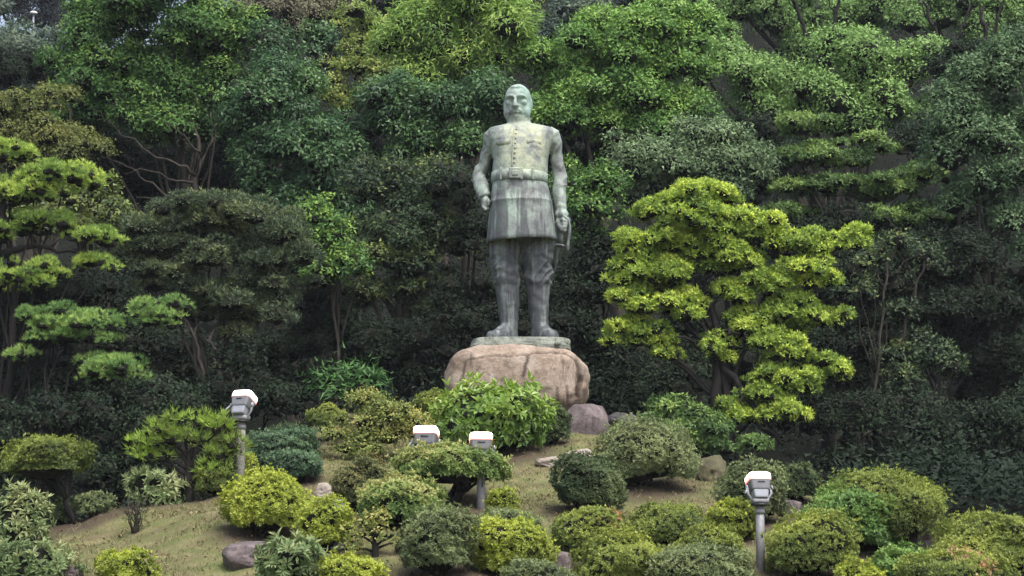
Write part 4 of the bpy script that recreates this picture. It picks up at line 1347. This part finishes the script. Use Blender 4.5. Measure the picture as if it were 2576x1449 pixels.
# ------------------------------------------------------------------ trees at the edge of the wood and on the hillside
# lime tiered tree beside the statue
LT = [(1765, 498, 95, 33), (1660, 528, 71, 33), (1735, 556, 118, 40), (1870, 566, 99, 36), (1640, 606, 82, 40), (1765, 618, 82, 33), (1925, 606, 56, 31), (1835, 650, 79, 33), (1598, 676, 86, 42),
      (1700, 690, 71, 40), (1562, 735, 51, 40), (1640, 758, 71, 46), (1720, 775, 49, 40), (1568, 842, 45, 36), (1620, 835, 38, 42), (2010, 622, 60, 33), (2088, 612, 79, 33), (2152, 600, 49, 25), (2025, 682, 69, 33),
      (1905, 700, 51, 28), (1848, 738, 60, 28), (1945, 742, 60, 36), (2062, 712, 47, 25), (1905, 806, 66, 31), (1990, 780, 66, 36), (2070, 795, 56, 33), (1800, 880, 45, 36), (1965, 878, 79, 33), (1915, 935, 56, 31),
      (2085, 925, 51, 33), (2010, 960, 66, 33), (1905, 990, 54, 33), (1860, 1040, 60, 40), (1970, 1040, 66, 42), (1680, 880, 32, 31), (1940, 850, 43, 28), (1700, 630, 70, 40, .9), (1660, 730, 70, 40, .9), (1960, 830, 70, 40, .9), (1780, 570, 80, 34, .9)]
x_ = at(1808, 1080, 47.2)
tree('tiered_tree', 'lime yellow tree with cloud like tiers of foliage right beside the statue', 47.2, 1808, LT, 'lime tier', 101, trunk_r=.13, bark=BARK_DARK, limbs=15, dens=1.0, depth=.85,
     extra=[[(1808, 1075, 0, .13), (1800, 960, 0, .12), (1806, 860, 0, .1), (1790, 760, 0, .08)], [(1806, 900, 0, .1), (1880, 1000, -.2, .07), (1915, 1080, -.3, .06)]], base=np.array((x_[0], 47.2, float(ground(x_[0], 47.2)))))

# cloud-pruned pines
PA = [(15, 385, 70, 28), (165, 448, 112, 30), (85, 492, 92, 26), (10, 478, 50, 20), (240, 605, 68, 24), (252, 672, 56, 26), (55, 700, 112, 42), (20, 590, 60, 24), (110, 560, 70, 22)]
tree('cloud_pine', 'cloud pruned pine with bright green needle pads above the topiary', 46.5, -60, PA, 'pine pad', 111, trunk_r=.11, bark=BARK_DARK, parts='needle_pad', limbs=9, depth=.8, dens=1.0,
     extra=[[(-20, 640, 0, .13), (15, 560, 0, .12), (0, 500, 0, .1), (40, 470, 0, .07)], [(0, 640, 0, .1), (90, 618, 0, .06), (200, 640, -.1, .04)]])
PB = [(130, 805, 76, 26), (235, 832, 92, 44), (140, 850, 66, 26), (398, 792, 88, 38), (290, 938, 106, 44), (60, 900, 40, 18)]
tree('cloud_pine', 'lower cloud pruned pine with deeper green rounded pads in front of dark wood', 46.0, 60, PB, 'pine pad deep', 112, trunk_r=.10, bark=BARK_DARK, parts='needle_pad', limbs=6, depth=.8, tshift=.12)

# olive dome tree
OD = [(540, 540, 150, 52), (440, 590, 115, 56), (650, 565, 105, 52), (560, 640, 150, 56), (710, 640, 95, 56), (430, 690, 100, 56), (640, 720, 120, 48), (750, 735, 65, 46), (560, 770, 110, 46), (650, 815, 66, 44), (480, 770, 76, 40), (380, 640, 56, 44)]
tree('dome_tree', 'broad dome shaped olive tree with fine upright twigs and several pale trunks', 50.0, 560, OD, 'olive dome', 121, trunk_r=.11, bark=BARK, depth=.75, limbs=10,
     extra=[[(520, 1010, -.6, .05), (505, 920, -.6, .045), (482, 830, -.5, .035)], [(560, 1010, -.7, .06), (545, 900, -.7, .055), (525, 830, -.5, .04)], [(600, 1040, -.3, .05), (575, 900, -.3, .045)]])

tree('broadleaf_tree', 'tall green tree with bare grey lower branches behind the olive dome tree', 60, 492,
     [(380, 50, 180, 120), (270, 50, 90, 70), (260, 165, 125, 85), (480, 150, 120, 105), (330, 265, 135, 75), (545, 235, 66, 66), (205, 290, 76, 56), (430, 315, 95, 42), (430, -70, 200, 100), (560, 90, 60, 80)], 'mid green', 131, sat=True, trunk_r=.13, bark=BARK, limbs=9,
     extra=[[(492, 520, -1, 0.085), (494, 450, -1, 0.080), (505, 390, -1, 0.065), (488, 300, -.8, 0.045)], [(494, 440, -1, 0.050), (440, 410, -1.4, 0.040), (390, 395, -1.6, 0.035), (330, 350, -1.8, 0.025), (300, 330, -1.8, 0.015)],
            [(494, 460, -1, 0.040), (430, 455, -1.6, 0.030), (360, 420, -2, 0.022), (310, 440, -2.2, 0.010)], [(470, 530, -1.4, 0.045), (400, 480, -1.8, 0.035), (350, 440, -2, 0.025), (290, 400, -2, 0.015)],
            [(500, 420, -1, 0.035), (535, 350, -1, 0.030), (530, 280, -1, 0.020)], [(495, 480, -1.2, 0.030), (440, 500, -1.8, 0.025), (340, 500, -2.2, 0.015)], [(505, 390, -1, 0.030), (470, 350, -1.3, 0.025), (420, 300, -1.4, 0.015)]])
tree('broadleaf_tree', 'golden olive tree at the foot of the tall green tree', 57, 60, [(60, 275, 66, 40), (135, 255, 56, 32), (25, 335, 60, 40), (115, 345, 90, 42), (205, 380, 60, 36), (60, 400, 80, 36)], 'orange leaf', 132, sat=True, trunk_r=.18, dens=1.0)
tree('broadleaf_tree', 'olive yellow tree behind the upper cloud pruned pine', 50, 240, [(215, 520, 74, 40), (265, 480, 40, 36), (150, 565, 80, 30), (235, 580, 60, 36), (280, 560, 50, 40), (60, 540, 60, 30)], 'dark olive', 133, sat=True, trunk_r=.14, tshift=.3)
tree('broadleaf_tree', 'dark glossy evergreen with hanging leaves between tall green tree and statue', 57.5, 740,
     [(740, 140, 100, 80, 2), (715, 250, 125, 95), (775, 360, 125, 85), (655, 400, 60, 60), (815, 420, 90, 76), (715, 470, 105, 66), (740, 560, 95, 70), (680, 325, 90, 76), (850, 520, 60, 60), (800, 620, 80, 60)], 'dark glossy', 134, sat=True, trunk_r=.22, tshift=.1)
tree('broadleaf_tree', 'brownish feathery tree rising behind the dark glossy evergreen', 71, 690, [(690, 60, 105, 85), (640, 150, 60, 60), (765, 30, 60, 50), (610, 60, 50, 60), (850, 20, 50, 40)], 'brown feathery', 135, sat=True, trunk_r=.18)
tree('broadleaf_tree', 'tree with open yellow green sprays between brown feathery and bamboo like trees', 67, 900, [(895, 60, 66, 34), (935, 120, 60, 36), (870, 165, 60, 46), (960, 180, 60, 46), (935, 245, 90, 46), (840, 250, 60, 40)], 'yellow spray', 136, sat=True, trunk_r=.15)
tree('bamboo_clump', 'bright yellow green bamboo like tree top above the statue', 60, 1170, [(1185, 50, 135, 76), (1060, 90, 86, 66), (1275, 70, 52, 60), (1105, 165, 100, 56), (1235, 150, 84, 56), (1180, -20, 120, 60)], 'bamboo lime', 137, sat=True, trunk_r=.16)
tree('broadleaf_tree', 'dark tree under the bamboo like top with hanging lance leaves', 57.5, 1120, [(1115, 275, 110, 60), (1020, 320, 70, 70), (1225, 265, 80, 70), (1085, 385, 80, 56), (1190, 355, 70, 50), (980, 240, 60, 50)], 'dark glossy', 138, sat=True, trunk_r=.2, tshift=.12)
tree('broadleaf_tree', 'shaded olive tree with yellowish leaves next to the dark glossy evergreen', 53.5, 1010,
     [(1000, 640, 120, 60), (1065, 715, 85, 50), (930, 600, 80, 56), (1020, 555, 105, 50), (965, 470, 100, 60), (1105, 470, 90, 70), (1125, 590, 66, 50), (960, 740, 70, 40), (1050, 780, 56, 24)], 'dark olive', 139, sat=True, trunk_r=.2)
tree('broadleaf_tree', 'small bluish green tree between olive dome tree and shaded olive tree', 52, 850, [(830, 600, 46, 50), (850, 690, 66, 34), (880, 650, 40, 30), (800, 540, 40, 40)], 'mid green', 140, sat=True, trunk_r=.05, tshift=.15)
tree('broadleaf_tree', 'fresh green canopy with star like leaf rosettes beside the statue head', 60, 1560,
     [(1480, 145, 145, 56), (1610, 90, 140, 56), (1400, 215, 84, 56), (1540, 235, 135, 62), (1690, 165, 95, 72), (1450, 300, 105, 52), (1600, 320, 105, 56), (1390, 290, 60, 50), (1710, 60, 80, 46), (1680, 265, 76, 60), (1350, 320, 50, 40)], 'fresh green', 141, sat=True, trunk_r=.24, tshift=.12)
tree('broadleaf_tree', 'bluish green young tree right behind the statue elbow', 52, 1490, [(1490, 525, 72, 52), (1462, 590, 46, 36), (1525, 455, 40, 40), (1440, 470, 40, 60)], 'mid green', 142, sat=True, trunk_r=.1, tshift=.05)
tree('broadleaf_tree', 'sage grey tree with drooping leaves above the lime tiered tree', 55, 1700, [(1610, 390, 78, 64), (1765, 365, 105, 54), (1690, 440, 105, 54), (1835, 420, 76, 56), (1595, 480, 56, 46), (1780, 470, 86, 36)], 'sage', 143, sat=True, trunk_r=.18, tshift=.12)
tree('broadleaf_tree', 'pale yellow green rounded canopy on the hillside with a pointed crest', 64, 2080,
     [(2115, 150, 95, 70), (1850, 180, 95, 70), (1975, 235, 105, 70), (2205, 215, 100, 76), (2290, 150, 66, 56), (1800, 105, 56, 50), (1910, 310, 76, 44), (2130, 285, 115, 54), (2290, 305, 66, 56)], 'pale canopy', 144, sat=True, trunk_r=.24, tshift=.15)
tree('broadleaf_tree', 'grey green tree rising on the far side of the tiered green tree', 54, 2500,
     [(2480, 240, 105, 100), (2545, 150, 76, 80), (2420, 345, 86, 72), (2540, 390, 76, 90), (2460, 490, 86, 80), (2560, 590, 60, 80), (2600, 300, 60, 80)], 'grey canopy', 145, sat=True, trunk_r=.22, tshift=.05)
tree('broadleaf_tree', 'green tree with flat horizontal tiers below the pale canopy', 57, 2120,
     [(2050, 315, 86, 24), (2100, 400, 105, 28), (2010, 390, 66, 24), (2190, 365, 80, 24), (2150, 475, 125, 28), (2040, 480, 86, 24), (2240, 465, 86, 26), (1985, 540, 76, 24), (2200, 555, 115, 26), (2330, 430, 60, 28), (2320, 540, 60, 30)], 'tier green', 146, trunk_r=.18, tshift=.08)
tree('broadleaf_tree', 'thin canopied hill tree with forked dark branches above the pale canopy', 82, 2070, [(1780, 15, 100, 56), (1940, 25, 105, 56), (2100, 60, 105, 56), (2220, 20, 90, 56), (2030, 110, 80, 40)], 'pale canopy', 147, sat=True, trunk_r=.3, bark=BARK_DARK, tshift=-.08,
     extra=[[(2055, 165, -6, 0.096), (2035, 90, -6, 0.088), (2000, 20, -6, 0.072), (1985, -20, -6, 0.056)], [(2082, 155, -6, 0.088), (2092, 80, -6, 0.080), (2108, 10, -6, 0.068), (2112, -20, -6, 0.060)]])
tree('broadleaf_tree', 'hill tree with several dark ascending limbs at the far upper slope', 80, 2420, [(2320, 50, 86, 56), (2420, 40, 90, 60), (2540, 30, 80, 60), (2480, 120, 70, 50), (2590, 120, 60, 60)], 'pale canopy', 148, sat=True, trunk_r=.3, bark=BARK_DARK, tshift=-.1,
     extra=[[(2372, 140, -6, 0.080), (2352, 70, -6, 0.072), (2320, 0, -6, 0.056)], [(2392, 140, -6, 0.072), (2420, 70, -6, 0.060), (2440, 10, -6, 0.040)], [(2475, 150, -6, 0.088), (2480, 80, -6, 0.080), (2466, 20, -6, 0.064)], [(2490, 110, -6, 0.064), (2515, 40, -6, 0.056), (2520, 0, -6, 0.040)]])

# dark wood between and below
SHADE = [
    ('shadowy evergreen below the lower cloud pruned pine', 48.5, 120, [(50, 1010, 100, 60), (170, 960, 90, 50), (280, 1010, 90, 60), (80, 780, 100, 50), (200, 730, 100, 40), (60, 960, 110, 56), (210, 1040, 115, 66), (90, 1060, 105, 56), (130, 760, 140, 60), (50, 850, 110, 60), (280, 880, 110, 60)]),
    ('shadowy evergreen behind the mushroom topiary and little pine', 44.6, 330, [(330, 1085, 105, 66), (400, 1010, 76, 50), (60, 1080, 100, 60), (180, 1040, 90, 50), (60, 1190, 90, 50), (300, 1230, 80, 40), (360, 1170, 76, 46), (250, 1170, 86, 56), (160, 1140, 80, 50)]),
    ('shadowy evergreen behind the pale trunks of the olive dome tree', 54.5, 600, [(420, 880, 90, 60), (520, 930, 90, 50), (640, 900, 90, 60), (330, 780, 90, 60), (740, 860, 76, 56), (560, 1010, 90, 40), (620, 970, 70, 44, -6), (520, 1010, 66, 40, -6), (700, 1010, 56, 36, -6), (590, 900, 50, 36, -6)]),
    ('shadowy evergreen above the palm like plants', 53, 900, [(820, 850, 86, 56), (920, 870, 86, 56), (1020, 890, 105, 66), (880, 950, 86, 40), (760, 970, 70, 40), (830, 760, 70, 60)]),
    ('shadowy evergreen close behind the statue legs', 52.5, 1150, [(1120, 850, 86, 76), (1180, 740, 66, 76), (1210, 610, 60, 66), (1240, 900, 80, 70), (1090, 960, 80, 50), (1170, 480, 60, 60), (1310, 780, 60, 80)]),
    ('shadowy evergreen between statue and lime tiered tree', 52, 1500, [(1470, 700, 62, 105), (1530, 900, 66, 76), (1440, 850, 52, 95), (1560, 640, 52, 60), (1620, 1000, 90, 50), (1460, 990, 70, 50), (1700, 950, 90, 60)]),
    ('shadowy evergreen behind the trunk of the lime tiered tree', 53, 1850, [(1760, 700, 110, 80), (1900, 880, 110, 80), (1750, 860, 90, 70), (2050, 880, 90, 70), (1900, 620, 110, 60), (2040, 1040, 100, 60)]),
    ('shadowy evergreen on the slope beyond the thin pale stems', 53, 2350, [(2290, 690, 115, 86), (2430, 760, 105, 86), (2200, 800, 90, 76), (2500, 890, 95, 86), (2140, 680, 80, 60), (2560, 740, 60, 80), (2400, 640, 90, 60)]),
    ('shadowy spreading evergreen behind the huge patchy azalea', 49, 2330, [(2150, 1045, 100, 52), (2300, 1060, 105, 50), (2450, 1090, 105, 60), (2555, 1050, 66, 80), (2190, 1145, 115, 40), (2370, 1170, 115, 44), (2530, 1200, 70, 54)]),
    ('shadowy tree in the gap between fresh canopy and sage tree', 62, 1760, [(1400, 400, 90, 60), (1520, 380, 90, 50), (1900, 360, 90, 60), (1960, 440, 80, 60), (1870, 480, 70, 50), (1700, 330, 80, 40)]),
    ('shadowy tree in the hollow between dark glossy evergreen and bamboo like top', 62, 900, [(900, 340, 90, 70), (960, 420, 90, 70), (880, 500, 80, 60), (1180, 430, 90, 70), (1280, 380, 70, 80), (600, 380, 60, 80), (620, 480, 60, 60)]),
    ('shadowy thicket below the bare branches of the tall green tree', 63, 340, [(330, 400, 110, 50), (420, 450, 110, 50), (230, 440, 90, 50), (560, 440, 70, 70), (120, 480, 90, 60)]),
    ('shadowy hill tree filling the slope behind the tall green tree', 72, 330, [(150, 300, 120, 70), (300, 330, 140, 90), (450, 400, 130, 90), (560, 330, 90, 90), (150, 430, 120, 70), (60, 180, 90, 50), (330, 470, 150, 60), (480, 490, 120, 50), (230, 200, 120, 60), (400, 230, 120, 70)]),
    ('shadowy hill tree beyond the golden olive tree', 68, -220, [(-150, 120, 150, 90), (-320, 200, 150, 100), (-120, 300, 130, 80), (-300, 380, 140, 90), (-500, 250, 150, 120), (-250, 20, 150, 80)]),
    ('shadowy evergreen filling the hollow beyond the thin stemmed tree', 56, 2200, [(2050, 720, 110, 80), (2060, 860, 110, 80), (2200, 960, 110, 70), (2350, 850, 110, 80), (2480, 980, 100, 80), (2150, 600, 110, 60), (2330, 700, 110, 70), (2500, 820, 90, 80), (2040, 990, 90, 60)]),
    ('shadowy undergrowth on the slope beyond the grey green tree', 58, 2380, [(2300, 620, 110, 60), (2400, 560, 90, 60), (2050, 580, 90, 40), (2180, 640, 90, 50), (2340, 360, 90, 60), (2420, 180, 90, 60)]),
]
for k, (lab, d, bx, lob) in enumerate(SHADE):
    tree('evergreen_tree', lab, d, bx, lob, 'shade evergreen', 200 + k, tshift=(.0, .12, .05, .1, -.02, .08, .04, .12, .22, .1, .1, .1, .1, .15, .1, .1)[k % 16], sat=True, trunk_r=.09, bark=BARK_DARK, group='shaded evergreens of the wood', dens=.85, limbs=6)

tree('broadleaf_tree', 'thin pale stemmed tree with sparse leaves at the shady wood edge', 50.5, 2190, [(2300, 880, 66, 40), (2350, 920, 60, 36), (2240, 890, 40, 24), (2290, 950, 60, 30), (2190, 660, 46, 26), (2250, 600, 50, 24), (2330, 660, 50, 24), (2150, 740, 40, 24), (2240, 780, 46, 20)], 'dark olive', 160, trunk_r=.05, bark=BARK, limbs=6, dens=.8, tshift=-.05,
     extra=[[(2178, 1150, -.3, .05), (2195, 1000, -.3, .045), (2215, 850, -.3, .04), (2222, 720, -.3, .035), (2262, 600, -.3, .025)], [(2205, 1150, -.2, .05), (2240, 950, -.2, .045), (2290, 780, -.2, .04), (2330, 640, -.2, .025)],
            [(2130, 1140, -.4, .05), (2190, 1090, -.4, .045), (2330, 1030, -.5, .03)], [(2222, 720, -.3, .025), (2205, 680, -.4, .02)], [(2100, 1150, -.2, .05), (2105, 1040, -.2, .05)]])
tree('evergreen_shrub', 'fresh green low shrub under the lime tiered tree trunk', 46.6, 1700, [(1690, 1010, 52, 26), (1660, 1055, 50, 24), (1740, 1050, 56, 26), (1800, 1085, 56, 28), (1720, 1095, 76, 30), (1840, 1120, 60, 30), (1780, 1130, 60, 24)], 'tier green', 161, 'shrub', trunk_r=.06, tshift=.15)
tree('palm_like_plant', 'palm like plants with radiating bright leaves before the dark wood', 48.5, 870, [(810, 965, 36, 20), (850, 975, 40, 22), (900, 955, 46, 24), (940, 970, 30, 18)], 'palmate', 162, 'plant', trunk_r=.05)

# far wooded ridge
FAR = [('far bluish wood on the ridge beyond the golden tree', 100, 90, [(50, 150, 90, 44), (150, 165, 70, 50), (30, 215, 80, 40), (145, 112, 50, 26), (120, 220, 80, 40)], 'far haze blue'),
       ('far bluish tree standing higher on the ridge beyond the golden tree', 108, 20, [(20, 90, 60, 40), (0, 20, 70, 26)], 'far haze blue'),
       ('far bluish tree behind the fresh green canopy', 92, 1520, [(1420, 50, 95, 46), (1560, 40, 115, 46), (1380, 95, 60, 36), (1680, 5, 100, 40)], 'far haze blue'),
       ('far dark tree seen between yellow sprays and bamboo like top', 88, 960, [(1000, 30, 110, 50), (950, 110, 90, 50), (880, 10, 90, 50)], 'far dark'),
       ('far dark wood along the ridge top beyond the golden tree', 140, 120, [(40, 22, 60, 16), (100, 40, 70, 26), (170, 64, 60, 18), (150, 4, 60, 14), (215, 20, 40, 50), (60, -10, 60, 20)], 'far dark')]
for k, (lab, d, bx, lob, sp) in enumerate(FAR):
    tree('far_tree', lab, d, bx, lob, sp, 300 + k, trunk_r=.3, bark=BARK_DARK, group='trees of the far ridge')


# path lamp on the far ridge
p_ = at(84, 52, 113); gz = float(ground(p_[0], 113))
root = thing('street_lamp', (p_[0], 113, gz), 'small white street lamp on the far ridge before the dark trees', 'street lamp')
hh = p_[2] + .3 - gz
m = MB(); m.tube([(0, 0, -.2), (0, 0, hh)], [.07, .05], 8); m.build('pole', ENAMEL_PALE, root)
m = MB(); m.ball((0, 0, hh + .12), (.2, .2, .1)); m.build('lamp_shade', plain_mat('white enamel', (.75, .75, .75), .4), root)


# ------------------------------------------------------------------ lawn blades
def lawn():
    rng = np.random.default_rng(8)
    n = 150000
    x = rng.uniform(-10.5, 9.5, n); y = rng.uniform(29, 47, n)
    h = np.maximum.reduce([sstep(45.5, 47, y), sstep(38.6, 40.2, y) * sstep(-4.2, -5.4, x), sstep(40, 42.5, y) * sstep(3.0, 4.6, x), sstep(36.2, 37.6, y) * sstep(5.2, 6.4, x), sstep(34.0, 35.4, y) * sstep(6.0, 7.0, x)])
    patch = np.sin(x * 1.1 + 2) * np.sin(y * .9 + x * .4) + .5 * np.sin(x * 3.1 - y * 2.2)
    h = np.maximum(h, bed_at(x, y) * .9 * (rng.random(n) < .8))
    k = (h < .3) & (patch + rng.normal(0, .5, n) > -.7)
    x, y, patch = x[k], y[k], patch[k]
    n = len(x)
    b = np.stack([x, y, ground(x, y) - .01], 1)
    a = rng.random(n) * 6.28
    w = rng.uniform(.006, .014, n)
    L = rng.uniform(.025, .075, n)
    s = np.stack([np.cos(a), np.sin(a), 0 * a], 1) * w[:, None]
    tip = b + np.stack([rng.normal(0, .6, n) * L, rng.normal(0, .6, n) * L, L], 1)
    v = np.stack([b - s, b + s, tip], 1).reshape(-1, 3)
    t = np.arange(n * 3).reshape(-1, 3)
    tint = np.clip(.62 - .2 * patch + rng.normal(0, .2, n), 0, 1)
    m = leaf_mat('dry grass', (.08, .11, .035), (.18, .165, .08), (.30, .265, .14), .8, .15, .2)
    o = link('grass', mesh_np('grass', v, t, [m], tint=tint))
    # fallen leaves
    m2 = 2600
    xl = rng.uniform(-10, 8, m2); yl = rng.uniform(29, 45, m2)
    Pl = np.stack([xl, yl, ground(xl, yl) + .015], 1)
    vv, tt, tl = leaves_np(rng, Pl, unit(np.stack([rng.normal(0, .2, m2), rng.normal(0, .2, m2), np.ones(m2)], 1)), rng.random(m2), 1, .075, .045, 1.3, 0, kite=True)
    lm_ = leaf_mat('fallen leaf', (.05, .03, .02), (.15, .10, .05), (.30, .23, .12), .8, .15, .1)
    ol = link('fallen_leaves', mesh_np('fallen_leaves', vv, tt, [lm_], tint=tl))
    tag(ol, 'brown fallen leaves scattered over the lawn', 'leaves', kind='stuff')
    tag(o, 'short dry straw coloured lawn grass on the mound', 'grass', kind='stuff')



def undergrowth():
    rng = np.random.default_rng(18)
    n = 36000
    y = 46.5 + rng.random(n) ** 1.6 * 70
    x = rng.uniform(-1, 1, n) * (y * .26 + 2)
    z = ground(x, y)
    wood = (y > 48.5) | (z < 4.6)
    x, y, z = x[wood], y[wood], z[wood]
    clump = np.sin(x * 1.9 + y * .7) + np.sin(x * .8 - y * 1.3 + 2)
    hgt = np.clip(.6 + .4 * clump, .1, 1.5) * np.where(y > 58, 2.0, 1.2)
    P = np.stack([x, y, z + hgt * rng.random(len(x)) ** .6], 1)
    n2 = 9000
    x2 = np.concatenate([rng.uniform(5.4, 11, n2 // 2), rng.uniform(-12, -5.2, n2 // 2)]); y2 = np.where(x2 > 0, rng.uniform(35.8, 47, n2), rng.uniform(40.2, 47, n2))
    k2 = (x2 < 0) | (y2 > 37.2) | (x2 > 6.6)
    x2, y2 = x2[k2], y2[k2]
    P = np.concatenate([P, np.stack([x2, y2, ground(x2, y2) + rng.random(len(x2)) * np.clip(.45 + .4 * np.sin(x2 * 2.3 + y2 * .6) + .3 * np.sin(x2 * 5.1 - y2 * 2.2), .05, 1.2) * np.where(x2 > 0, 1.2, .7)], 1)])
    x = np.concatenate([x, x2]); clump = np.concatenate([clump, rng.normal(0, 1, len(x2))])
    D = unit(np.stack([rng.normal(0, .4, len(x)), rng.normal(-.3, .4, len(x)), np.full(len(x), .8)], 1))
    v, t, tn = leaves_np(rng, P, D, np.clip(.45 + .12 * clump, 0, 1), 4, .16, .075, 1.1, .2, jit=.5, scatter=1.2)
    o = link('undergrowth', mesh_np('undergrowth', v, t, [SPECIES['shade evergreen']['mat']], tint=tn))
    tag(o, 'dark leafy undergrowth covering the wooded hillside floor', 'undergrowth', kind='stuff')


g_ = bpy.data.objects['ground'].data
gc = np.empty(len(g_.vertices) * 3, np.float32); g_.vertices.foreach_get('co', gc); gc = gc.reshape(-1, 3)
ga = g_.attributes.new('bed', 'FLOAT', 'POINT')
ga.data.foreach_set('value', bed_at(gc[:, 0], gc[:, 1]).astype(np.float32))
lawn()
undergrowth()


def haze():
    m = bpy.data.materials.new('thin summer haze')
    m.use_nodes = True
    nt = m.node_tree
    for n in list(nt.nodes):
        if n.type == 'BSDF_PRINCIPLED':
            nt.nodes.remove(n)
    v = nt.nodes.new('ShaderNodeVolumePrincipled')
    v.inputs['Color'].default_value = (.86, .92, 1.0, 1)
    v.inputs['Density'].default_value = .0002
    nt.links.new(v.outputs[0], nt.nodes['Material Output'].inputs['Volume'])
    mb = MB(); mb.box((0, 100, 38), (1400, 1700, 82)); o = mb.build('haze', m, smooth=False)
    tag(o, 'thin pale haze in the air over garden and hill', 'haze', kind='stuff')


haze()
print('LEAF TRIS', LEAFCOUNT[0])
